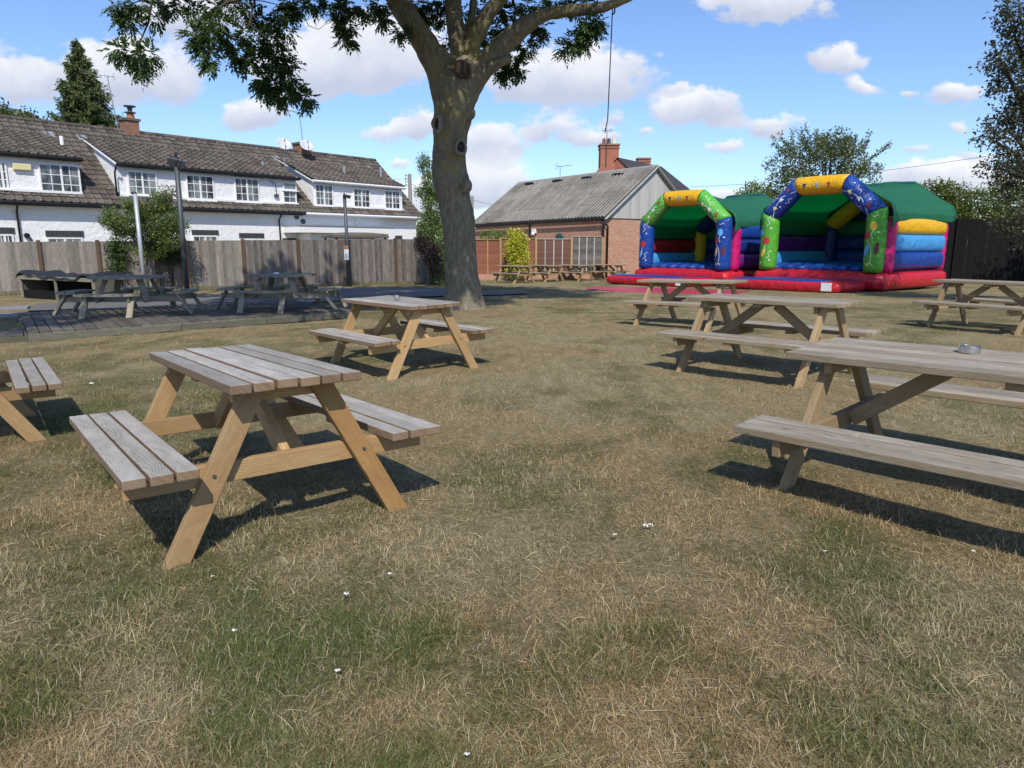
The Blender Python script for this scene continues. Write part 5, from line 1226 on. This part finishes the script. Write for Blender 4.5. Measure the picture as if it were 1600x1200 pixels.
    for si_, idx in ((1, 0), (-1, 4)):
        sg = fr[idx]; L = sg[2]; f = (lambda z: z) if idx == 0 else (lambda z: L-z); m_ = 1 if idx == 0 else -1
        if idx == 0:
            decal(sg, ell(-.16*m_, f(1.35), .10, .13), 'p_lblue'); decal(sg, ell(.06*m_, f(1.05), .12, .13), 'p_red'); line(sg, [(.06*m_, f(.92)), (.0, f(.75)), (.05*m_, f(.6))], .016, 'p_white')
            decal(sg, ell(-.02*m_, f(.62), .055, .17, rot=-.35*m_), 'p_yellow' if C['pillar'] != 'i_blue' else 'p_lblue'); line(sg, squig(.1*m_, f(1.75), .4, .05, 1.5), .018, 'p_white')
            line(sg, squig(.18*m_, f(.55), .35, .04, 1.3), .016, 'p_white')
            for (u, v) in ((.2, 1.5), (.22, .35), (-.1, .25)): decal(sg, ell(u*m_, f(v), .03, .03, 8), 'p_white')
        else:
            decal(sg, ell(.05*m_, f(1.5), .11, .14), 'p_yellow' if C['pillar'] != 'i_blue' else 'p_lblue'); line(sg, [(.05*m_, f(1.36)), (-.0, f(1.2)), (.06*m_, f(1.1))], .016, 'p_white')
            decal(sg, ell(-.17*m_, f(1.2), .12, .13), 'p_red'); decal(sg, ell(-.13*m_, f(.72), .075, .2, rot=.3*m_), 'p_lblue' if C['pillar'] != 'i_blue' else 'p_cream')
            decal(sg, ell(.19*m_, f(.78), .07, .2, rot=-.1), 'p_maroon'); line(sg, [(-.15*m_, f(1.06)), (.02*m_, f(.85)), (.05*m_, f(.55)), (.03*m_, f(.35))], .016, 'p_white')
            line(sg, squig(.02, f(.27), .24, .04, 0), .03, 'p_pyellow'); line(sg, squig(-.22*m_, f(1.85), .35, .04, 1.4), .016, 'p_white'); line(sg, squig(.1*m_, f(1.82), .2, .02, .2), .014, 'p_white')
            for (u, v) in ((-.2, .45), (.2, 1.3)): decal(sg, ell(u*m_, f(v), .03, .03, 8), 'p_white')
    for idx in (1, 3):
        sg = fr[idx]; L = sg[2]; line(sg, [(.22, .1), (.02, L*.35), (-.05, L*.6), (.18, L*.95)], .022, 'p_white')
        for (u, v, mt) in ((.05, L*.28, 'p_pyellow'), (.0, L*.55, 'p_white'), (-.06, L*.82, 'p_red')): decal(sg, [(u-.09, v), (u+.07, v+.07), (u+.03, v-.11)], mt)
        line(sg, squig(-.2, L*.4, .35, .04, 1.2), .016, 'p_white'); line(sg, squig(.22, L*.65, .3, .04, 1.7), .016, 'p_white')
        for (u, v) in ((-.2, .75), (.15, .4), (-.25, .2)): decal(sg, ell(u, v*L, .028, .028, 8), 'p_white')
    sg = fr[2]; L = sg[2]
    for (t, mt) in ((.22, 'p_navy'), (.48, 'p_lblue'), (.72, 'p_red')): decal(sg, [(-.06, L*t-.07), (-.06, L*t+.08), (.13, L*t-.02)], mt)
    line(sg, [(-.08, .1), (.05, L*.33), (-.02, L*.5), (.06, L*.65), (-.1, L*.9)], .014, 'p_cream')
    # side and back walls: three stacked tubes each, with upright corner tubes
    wz = (2.46-bh)/3
    for k in range(3):
        z = bh+wz*(k+.5)+.02
        def etube(a, b, rx, rz, nm, mt):
            a = Vector(a); b = Vector(b); ax_ = (b-a).normalized(); sd_ = Vector((ax_.y, -ax_.x, 0)); V = []; Fc = []; n_, m_ = 28, 26
            for j in range(m_+1):
                t = j/m_; e = (1-abs(2*t-1)**14)**.45 if 0 < j < m_ else 0.0
                e = .80+.20*e if 0 < j < m_ else .72
                for i in range(n_):
                    an = 2*PI*i/n_; cx = math.copysign(abs(math.cos(an))**.8, math.cos(an)); sz = math.copysign(abs(math.sin(an))**.72, math.sin(an))
                    pk = 1+.012*math.sin(j*2.3+i*.7); V.append(a.lerp(b, t)+sd_*cx*rx*e*pk+Vector((0, 0, sz*rz*(.90+.10*e))))
            for j in range(m_):
                for i in range(n_): Fc.append((j*n_+i, (j+1)*n_+i, (j+1)*n_+(i+1) % n_, j*n_+(i+1) % n_))
            mb = MB(); mb.faces(V, Fc); mb.face(V[:n_]); mb.face(V[m_*n_:][::-1]); mb.build(nm, M[mt], root, smooth=True)
        etube((.16, .45, z), (.16, D-.2, z), .22, wz/2*1.03, 'side_wall', C['left'][k]); etube((W-.16, .72, z), (W-.16, D-.22, z), .22, wz/2*1.03, 'side_wall', C['right'][k])
        etube((.3, D-.16, z), (W-.3, D-.16, z), .20, wz/2*1.03, 'back_wall', C['back'][k])
    q_ = 1.0
    for (x, y) in ((.12, D-.15), (W-.22, D-.16), (.10, .55), (W-.12, .60)):
        mb = MB(); mb.tube([(x, y, bh-.08), (x, y, bh+.1)]+[(x, y, bh+.1+(2.42-bh-.1)*k/12) for k in range(1, 13)], [.20, .225]+[q_*(.23+.010*math.sin(k*2.4)) for k in range(11)]+[.15], 20); mb.build('corner_tube', M['i_magenta'], root, smooth=True)
    # canopy
    prof = [(-.12, 2.36), (-.13, 2.6), (.0, 2.88), (b0*.5, 3.31), (b0-.06, 3.84), (b0+.15, 3.87), (W/2, 3.87), (b1-.15, 3.87), (b1+.06, 3.84), (W-b0*.5, 3.31), (W-.0, 2.88), (W+.13, 2.6), (W+.12, 2.36)]
    V = []; Fc = []; ny = 28; P = []
    for i in range(len(prof)-1):
        for k in range(5): t = k/5; P.append((prof[i][0]*(1-t)+prof[i+1][0]*t, prof[i][1]*(1-t)+prof[i+1][1]*t))
    P.append(prof[-1]); mloc = len(P)
    for j in range(ny+1):
        t = j/ny; y = .24+(D-.12)*t
        for i, (x, z) in enumerate(P):
            topf = max(0, (z-2.6)/1.2); sag = .32*math.sin(PI*t)**.8*topf-(.06*(t > .97)); edge = .05*math.sin(t*17+(x > W/2)*2)*(1-min(1, topf*3))
            fold = .018*math.sin(t*9+x*5)*topf; xo = x+(W/2-x)*.05*math.sin(PI*t); zz = z-sag+fold+edge*.4
            if t < .10 and z < 2.7: zz -= .35*(1-t/.10)*(2.7-z)/.4
            V.append((xo, y, zz))
    for j in range(ny):
        for i in range(mloc-1): Fc.append((j*mloc+i, j*mloc+i+1, (j+1)*mloc+i+1, (j+1)*mloc+i))
    mb = MB(); mb.faces(V, Fc); o = mb.build('canopy', M['canopy'], root, smooth=True); s = o.modifiers.new('t', 'SOLIDIFY'); s.thickness = .012
    # back gable of the canopy
    mb = MB(); yb = .24+(D-.12)-.12; Pb = [(x, yb, z+.01) for (x, z) in P]; mb.face([(p[0], p[1], p[2]-.02) for p in Pb]); mb.build('back_panel', M['i_navy'], root)
    return root
C2 = castle((12.0, 23.2), (.79, .61), 4.6, 4.95, 1.0, dict(pillar='i_green', diag='i_blue', back_pillar='i_navy', back_diag='i_yellow', left=['i_lblue', 'i_purple', 'i_dgreen'], right=['i_blue', 'i_lblue', 'i_yellow'], back=['i_blue', 'i_navy', 'i_dgreen']),
            'right bouncy castle with green pillars, blue arch tubes and a yellow topped side wall')
C1 = castle((8.25, 27.4), (.79, .61), 4.75, 4.35, .97, dict(pillar='i_blue', diag='i_green2', back_pillar='i_yellow', back_diag='i_navy', left=['i_lblue', 'i_dred', 'i_dgreen'], right=['i_purple', 'i_navy', 'i_blue'], back=['i_navy', 'i_navy', 'i_dgreen']),  # navy middle tube of the right wall paints the dark shadow there
            'left bouncy castle with blue pillars and green arch tubes, next to the brick barn')
def flat_sheet(name, pts, mt, lb, cat, h=.03):
    mb = MB(); n = len(pts); P = [G(*q) for q in pts]; c = sum(P, Vector())/n
    V = [(c.x, c.y, gz(c.y)+h+.02)]+[(p.x, p.y, gz(p.y)+h) for p in P]+[(p.x, p.y, gz(p.y)-.02) for p in P]
    mb.faces(V, [(0, i+1, (i+1) % n+1) for i in range(n)]+[(i+1, i+1+n, (i+1) % n+1+n, (i+1) % n+1) for i in range(n)]); o = mb.build(name, M[mt]); tag(o, lb, cat)
flat_sheet('landing_mat', ((915, 452), (960, 456), (1040, 458), (1150, 460), (1170, 456), (1000, 450.5), (930, 449)), 'i_pink', 'flat faded pink mat on the grass before the left bouncy castle', 'mat')
flat_sheet('ground_sheet', ((1395, 452), (1470, 446), (1500, 440), (1480, 436), (1400, 444)), 'i_lblue', 'blue ground sheet peeping out under the right bouncy castle', 'ground sheet')

# ------------------------------------------------------------ right side fence, hedge and trees
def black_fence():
    a = Vector((17.5, 34.0, 0)); b = Vector((40, 31.0, 0)); d = (b-a).normalized(); root = empty('dark_fence', (a.x, a.y, -.35), math.atan2(d.y, d.x), 'tall black stained board fence, deep shade in its colour, at the right edge', 'fence')
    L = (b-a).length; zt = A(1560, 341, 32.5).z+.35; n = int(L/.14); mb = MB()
    for k in range(n): mb.box((L*(k+.5)/n, random.uniform(0, .01), zt/2), (L/n/2-.004, .01, zt/2+random.uniform(-.01, .01)))
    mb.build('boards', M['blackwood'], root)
    for k in range(8): mb = MB(); mb.box((L*k/7, -.06, zt/2), (.05, .05, zt/2+.03)); mb.build('post', M['blackwood'], root)
black_fence()
def tree_like(name, base, trunkh, lumps, n, size, ca, cb, label, cat, tips=9, r0=.12, sprays=6, gap=0, asp=.5, droop=0, group=None, mat=None, crown='crown', trunk='trunk'):
    root = empty(name, base, 0, label, cat, group)
    bush(crown, lumps, n, size, ca, cb, root, sprays, gap=gap, asp=asp, droop=droop, mat=mat)
    mb = MB(); zc = trunkh; top = Vector((random.uniform(-.1, .1), 0, zc)); mb.tube([(0, 0, -.3), (0, 0, zc*.5), top], [r0*1.3, r0, r0*.8], 10)
    for k in range(tips):
        l = lumps[k % len(lumps)]; t = Vector((l[0]+random.uniform(-.7, .7)*l[3], l[1]+random.uniform(-.6, .6)*l[4], l[2]+random.uniform(-.2, .9)*l[5]))
        mid = top.lerp(t, .5)+Vector((0, 0, .12))*(t-top).length; mb.tube([top-Vector((0, 0, .2)), mid, t], [r0*.55, r0*.3, r0*.06], 6)
    mb.build(trunk, M['twig'], root, smooth=True)
    return root
def px_lumps(base, L, Y):
    out = []
    for (px, py, rx, ry, *dy) in L:
        y = Y+(dy[0] if dy else 0); c = A(px, py, y); k = y/FPX; out.append((c.x-base[0], c.y-base[1], c.z-base[2], rx*k, (rx+ry)/2*k, ry*k))
    return out
# airy tree behind the castles
b = (A(1290, 300, 36).x, 36.0, -.35)
tree_like('fruit_tree', b, 3.2, px_lumps(b, [(1290, 262, 40, 26), (1255, 270, 32, 22), (1320, 260, 35, 22), (1285, 232, 22, 18), (1235, 292, 35, 24), (1340, 280, 30, 22), (1215, 258, 18, 12), (1310, 222, 12, 18), (1240, 235, 12, 14), (1260, 300, 60, 30), (1360, 262, 16, 8), (1328, 240, 10, 14)], 36), 2600, .13, (.04, .06, .02), (.20, .23, .10),
          'airy round tree with long shoots rising behind the right bouncy castle', 'tree', 16, .14, 5, gap=1.1, asp=.5)
mb = MB()
rt = [o for o in bpy.data.objects if o.name == 'fruit_tree'][0]; PP = []; 
for k in range(46):                                  # leafy shoots sticking out of its crown
    an = random.uniform(-1.15, 1.15); px = 1288+random.uniform(-45, 50)+40*math.sin(an); py = 262-20*math.cos(an); ln = random.uniform(22, 50)
    p = A(px, py, 36+random.uniform(-1.2, 1.2)); q = A(px+ln*math.sin(an)*.9, py-ln*math.cos(an), p.y); p = p-rt.location; q = q-rt.location; mb = MB(); mb.tube([p, (p+q)/2+Vector((.05, 0, .03)), q], [.02, .014, .006], 5); mb.build('shoot', M['twig'], rt)
    for t in np.linspace(.15, 1, 13): PP.append(np.array(p.lerp(q, t))+RS.randn(5, 3)*.05)
PP = np.concatenate(PP); n_ = len(PP); tt = RS.rand(n_)[:, None]
leaves(PP, rdir(n_)+np.array([0, 0, .4]), rdir(n_), .10+.07*RS.rand(n_), .05+.03*RS.rand(n_), np.array([.04, .06, .02])+tt*np.array([.17, .19, .09]), 'shoot_leaf', rt)
b = (A(1175, 300, 40).x, 40.0, -.35)
tree_like('pale_shrub', b, 2.0, px_lumps(b, [(1172, 300, 14, 12), (1190, 305, 16, 14), (1205, 320, 30, 20), (1165, 320, 20, 16)], 40), 700, .14, (.09, .12, .02), (.26, .30, .08), 'pale green shrub between the two castle canopies', 'shrub', 5, .07)
b = (A(1480, 320, 36.5).x, 36.5, -.35)
tree_like('hedge', b, 1.5, px_lumps(b, [(1465, 316, 32, 28), (1490, 308, 26, 20), (1520, 330, 45, 30), (1560, 325, 50, 34), (1610, 325, 50, 38), (1660, 325, 50, 40), (1450, 300, 16, 14), (1480, 300, 14, 12), (1470, 340, 40, 30), (1540, 350, 60, 30), (1720, 330, 60, 40)], 36.5), 5200, .13, (.045, .07, .014), (.17, .20, .05),
          'dense mid green hedge rising above the black fence', 'hedge', 10, .08, 5, asp=.6)
b = (A(1640, 280, 17.5).x, 17.5, gz(17.5))
tree_like('copper_tree', b, 2.6, px_lumps(b, [(1615, 20, 50, 30), (1585, 85, 36, 26), (1620, 110, 50, 40), (1560, 100, 24, 12), (1585, 135, 34, 22), (1625, 170, 50, 34), (1590, 180, 26, 16), (1560, 195, 24, 10), (1545, 218, 22, 9), (1590, 225, 36, 18), (1550, 262, 26, 9), (1575, 275, 30, 14), (1610, 260, 45, 30), (1600, 310, 40, 30), (1620, 350, 50, 34), (1580, 345, 26, 16), (1600, 50, 26, 16), (1590, 20, 18, 12), (1680, 60, 60, 60), (1700, 180, 70, 70), (1700, 300, 70, 60), (1680, -60, 80, 60), (1650, -140, 90, 60)], 17.5),
          7500, .085, (.024, .030, .016), (.115, .105, .065), 'dark bronze leaved tree overhanging the right edge above the black fence', 'tree', 26, .16, 6, gap=1.6, asp=.55)
# trees that stand outside the frame at the right and shade the fence corner
b = (27.0, 24.0, -.3)
tree_like('shade_tree', b, 4, [(-2, 0, 6.5, 4, 3.5, 2.6), (1, 1, 7.5, 4, 4, 3), (-1, -2, 6, 3.4, 3, 2.4), (3, 0, 6, 4, 4, 3)], 4200, .25, (.02, .03, .012), (.06, .075, .03), 'broad dark tree mostly beyond the right edge shading the black fence', 'tree', 12, .3, 6)

# left background conifer and shrubs
def conifer():
    Y = 62.0; bx = A(132, 190, Y); zt = A(127, 66, Y).z; root = empty('conifer', (bx.x, Y, -.5), 0, 'tall dark green conifer rising behind the left house roof', 'tree')
    P, D, C = [], [], []; H = zt+.5; x0 = 0; tips = []
    mb = MB(); mb.tube([(0, 0, 0), (0, 0, H*.6), (0, 0, H)], [.35, .22, .03], 8)
    wid = lambda z: max(.12, (H-z)*.46+.10)
    for k in range(330):
        z = H-(H*.60)*(random.random()**.8); w = wid(z)*random.uniform(.45, 1.12); a = random.uniform(0, 2*PI)
        tip = Vector((math.cos(a)*w*.95+.012*(H-z)**2, math.sin(a)*w, z-w*.05+random.uniform(-.1, .5)*.4)); s = Vector((0, 0, z)); mb.tube([s, s.lerp(tip, .6)-Vector((0, 0, w*.1)), tip], [.05, .03, .012], 4)
        n = int(12+24*w)
        for t in np.sort(RS.rand(n)**.6): 
            q = s.lerp(tip, t)-Vector((0, 0, w*.12*math.sin(PI*t))); P.append((q.x, q.y, q.z)); D.append((tip.x, tip.y, -.5*w))
            C.append(k)
    P = np.array(P)+RS.randn(len(P), 3)*.11; D = np.array(D); D /= np.linalg.norm(D, axis=1)[:, None]; m = 3
    P = np.repeat(P, m, 0)+RS.randn(len(P)*m, 3)*.07; D = np.repeat(D, m, 0)+RS.randn(len(P), 3)*.6; D[:, 2] -= .15; t = np.repeat(RS.rand(330)[np.array(C)], m)*.6+RS.rand(len(P))*.4
    leaves(P, D, rdir(len(P)), .22+.14*RS.rand(len(P)), .08+.05*RS.rand(len(P)), np.array([.035, .055, .022])+t[:, None]*np.array([.11, .125, .045]), 'crown', root, M['needle'])
    mb.build('trunk', M['twig'], root)
conifer()
b = (A(25, 185, 60).x, 60.0, 0)
tree_like('distant_tree', b, 6, px_lumps(b, [(15, 188, 22, 10), (38, 190, 16, 10), (-10, 185, 20, 14), (5, 178, 8, 8)], 60), 500, .3, (.06, .08, .03), (.16, .16, .06), 'low tree top just clearing the far left roof ridge', 'tree', 5, .15)
# shrub over the fence and ivy on it
Yb = 23.2; b = (A(225, 380, Yb).x, Yb, gz(Yb))
tree_like('garden_shrub', b, 1.3, px_lumps(b, [(222, 350, 46, 30), (200, 340, 34, 22), (250, 345, 30, 26), (225, 318, 30, 18), (175, 352, 18, 18), (262, 372, 22, 18), (215, 375, 36, 16), (205, 308, 12, 10), (248, 318, 16, 14), (265, 300, 10, 8), (235, 390, 26, 12), (188, 330, 20, 16), (280, 352, 12, 8)], Yb), 5200, .07, (.035, .065, .012), (.20, .25, .07),
          'bushy green shrub growing over the left fence between two lamp poles', 'shrub', 24, .03, 6, gap=1.4, asp=.5, droop=.1)
def ivy(px0, px1, py0, py1, n, lb, Yo=-.12, col=((.02, .045, .01), (.09, .14, .035)), size=.06):
    cs = fx((px0+px1)/2); p = FA+FD*cs+FN*.10; root = empty('ivy', (p.x, p.y, 0), 0, lb, 'ivy'); lum = []
    k = 14
    for i in range(k):
        t = i/(k-1); px = px0+(px1-px0)*(.5+.35*math.sin(i*2.1)); py = py0+(py1-py0)*t; s = fx(px); q = FA+FD*s+FN*.12; z = A(px, py, q.y).z; lum.append((q.x-p.x, q.y-p.y, z, .17*random.uniform(.6, 1.2), .09, .17))
    bush('foliage', lum, n, size, col[0], col[1], root, 5, asp=.75, droop=.2); twigs('stem', (0, 0, gz(p.y)), [l[:3] for l in lum[::3]], .02, root)
ivy(166, 192, 375, 430, 420, 'ivy climbing down the left fence in front of the garden shrub')
ivy(240, 282, 376, 408, 380, 'dark ivy mass on the fence beside the thick dark lamp pole', col=((.02, .035, .012), (.075, .095, .035)))
# slim climber tree at the right end of the fence
Yc = 28.5; b = (A(676, 440, Yc).x, Yc, gz(Yc))
tree_like('climber', b, 3.5, px_lumps(b, [(668, 262, 11, 12), (676, 290, 16, 18), (680, 325, 18, 20), (670, 350, 16, 18), (682, 372, 18, 20), (664, 378, 12, 12), (684, 410, 16, 22), (688, 436, 12, 14), (655, 300, 6, 6), (660, 252, 6, 8), (672, 305, 14, 14)], Yc), 2400, .08, (.05, .09, .02), (.24, .33, .12), 'tall slim light green climber at the right end of the grey fence', 'climber', 10, .05, 6, gap=0, asp=.5)
Yc = 28.0; b = (A(672, 440, Yc).x, Yc, gz(Yc))
tree_like('purple_shrub', b, 1.2, px_lumps(b, [(664, 385, 14, 10), (674, 398, 14, 12), (680, 412, 10, 14), (656, 378, 8, 6)], Yc), 900, .07, (.018, .012, .016), (.06, .035, .045), 'dark purple leaved shrub leaning over the fence end left of the trunk', 'shrub', 5, .03)
# distant backdrop: rooftops and trees glimpsed beyond the fence end
b = (A(657, 360, 60).x, 60.0, -.4)
tree_like('distant_tree', b, 1.5, px_lumps(b, [(655, 362, 16, 8), (680, 358, 22, 12), (722, 368, 20, 10)], 60), 320, .3, (.09, .09, .03), (.24, .22, .08), 'small yellowish tree far beyond the gap at the fence end', 'tree', 4, .08)

# ------------------------------------------------------------ poles, wires
def lamp_pole(px, py, ptx, pty, w, mat, head, label, name='lamp_pole'):
    g = G(px, py); t = A(ptx, pty, g.y); root = empty(name, (g.x, g.y, g.z), 0, label, 'pole'); h = t.z-g.z; r = w/2*g.y/FPX; lx = t.x-g.x
    mb = MB(); mb.tube([(0, 0, -.1), (lx, 0, h)], r, 12); mb.build('pole', mat, root, smooth=True)
    if head == 'box':
        mb = MB(); mb.box((lx-.08, 0, h-.12), (.14, .09, .09), Matrix.Rotation(.2, 3, 'Y')); mb.box((lx+.12, 0, h-.18), (.10, .09, .08), Matrix.Rotation(-.3, 3, 'Y')); mb.tube([(lx, 0, h-.05), (lx, 0, h+.16)], .04, 8); mb.build('lamp_head', M['black'], root, bevel=.01)
    if head == 'small':
        mb = MB(); mb.box((lx+.10, -.03, h-.04), (.13, .08, .06), Matrix.Rotation(.25, 3, 'Y')); mb.tube([(lx, 0, h-.1), (lx, 0, h+.08)], .03, 8); mb.build('lamp_head', M['black'], root, bevel=.01)
    if head == 'knob':
        mb = MB(); mb.pillow((lx-.03, 0, h+.02), (.09, .06, .05), 1, 1, 12, 8); mb.build('lamp_head', M['black'], root, smooth=True)
    return root, h, g
lamp_pole(227, 459, 211, 303, 6, M['palepole'], 'knob', 'thin pale grey pole with a tiny head, left of the thick dark pole')
lamp_pole(293, 463, 275, 247, 7.5, M['darkpole'], 'box', 'tall dark grey pole with twin black floodlights in front of the left fence')
r3, h3, g3 = lamp_pole(546.5, 448, 538, 305, 5, M['darkpole'], 'small', 'slim dark pole with a black lamp and a small notice, right of the deck')
k = g3.y/FPX; z = A(543, 395, g3.y).z-g3.z
mb = MB(); mb.box((-.05, -.09, z), (.085, .006, .27)); sg = mb.build('notice', M['p_white'], r3)
mb = MB(); mb.box((-.05, -.098, z+.20), (.086, .004, .07)); mb.build('notice_header', M['newpost'], sg)
mb = MB()
for i in range(7): mb.box((-.05-.01*(i % 2), -.0975, z+.08-.05*i), (.06-.01*(i % 3), .003, .006))
mb.build('notice_text', M['greymetal'], sg)
def utility(px, pyt, Y, w, label, arms=True):
    t = A(px, pyt, Y); root = empty('utility_pole', (t.x, Y, -.4), 0, label, 'pole'); mb = MB(); r = w/2*Y/FPX; h = t.z+.4; mb.tube([(0, 0, 0), (0, 0, h)], [r*1.2, r*.9], 10); mb.build('pole', plain('pole_wood', (.26, .24, .22), .9), root)
    if arms:
        mb = MB()
        for i, z in enumerate((.15, .4, .65, .9)): mb.tube([(-.35, 0, h-z), (.1, 0, h-z)], .03, 6); mb.pillow((-.35, 0, h-z+.06), (.05, .05, .08), 1, 1, 8, 6)
        mb.build('insulator_arm', M['darkpole'], root)
utility(640, 272, 62, 6, 'wooden utility pole with small arms beyond the right end of the white terrace'); utility(738, 306, 70, 4.5, 'far wooden pole showing between the big trunk and the barn roof', False)
def wire(p, q, sag, r, label):
    p = Vector(p); q = Vector(q); mb = MB(); c = (p+q)/2; P = []
    for i in range(25): t = i/24; v = p.lerp(q, t)-c; v.z -= sag*4*t*(1-t); P.append(v)
    mb.tube(P, r, 5); o = mb.build('overhead_wire', M['rope']); o.location = c; tag(o, label, 'wire', 'overhead wires')
wire(A(900, 292, 60), A(1640, 228, 40), .8, .012, 'long overhead wire crossing the sky above the bouncy castles')
wire(A(640, 286, 62), A(738, 309, 70), .4, .015, 'highest wire between the two wooden poles beyond the terrace'); wire(A(738, 312, 70), A(812, 322, 66), .2, .015, 'wire running right from the far pole behind the barn roof'); wire(A(640, 280, 62), A(500, 262, 55), .3, .012, 'wire running left from the pole beyond the terrace')

# ------------------------------------------------------------ litter
def scrap(px, py, size, label, mt='paper', shape=0):
    g = G(px, py); mb = MB(); n = 7; V = []; F = []; rs = random.Random(px)
    for j in range(n+1):
        for i in range(n+1):
            x = (i/n-.5)*size*2; y = (j/n-.5)*size*1.3; V.append((x+rs.uniform(-.2, .2)*size*.6, y+rs.uniform(-.2, .2)*size*.6, .03+rs.uniform(0, .4)*size+.15*size*math.sin(i*1.3+j)))
    for j in range(n):
        for i in range(n):
            if math.hypot(i-n/2+.5, j-n/2+.5) < n*.48+rs.uniform(-.9, .3) and not (shape and 2 < i < 5 and 1 < j < 4): F.append((j*(n+1)+i, j*(n+1)+i+1, (j+1)*(n+1)+i+1, (j+1)*(n+1)+i))
    mb.faces(V, F); o = mb.build('paper_scrap', M[mt], smooth=True); o.location = (g.x, g.y, g.z); tag(o, label, 'litter', 'bits of white paper on the grass')
for (px, py, s, lb, sh) in ((1012, 831, .024, 'biggest torn white tissue on the grass, with a hole in it', 1), (960, 845, .013, 'faint crumpled tissue just left of the biggest torn tissue', 0), (541, 939, .013, 'white triangular paper bit right of centre below the left table', 0),
                            (367, 997, .011, 'small flat white scrap left of the bright green tuft', 0), (528, 1061, .010, 'small white scrap below the bright green tuft', 0), (143, 604, .028, 'white crumpled paper near the left edge tables', 0),
                            (610, 907, .010, 'tiny white scrap above the bright green tuft', 0), (730, 1194, .009, 'tiny white scrap at the bottom edge of the lawn', 0), (1288, 871, .009, 'tiny white scrap in the grass below the right table shadow', 0), (1520, 871, .010, 'tiny white scrap inside the right table shadow', 0), (333, 911, .008, 'tiny white fleck under the left table front leg', 0)):
    scrap(px, py, s, lb, shape=sh)
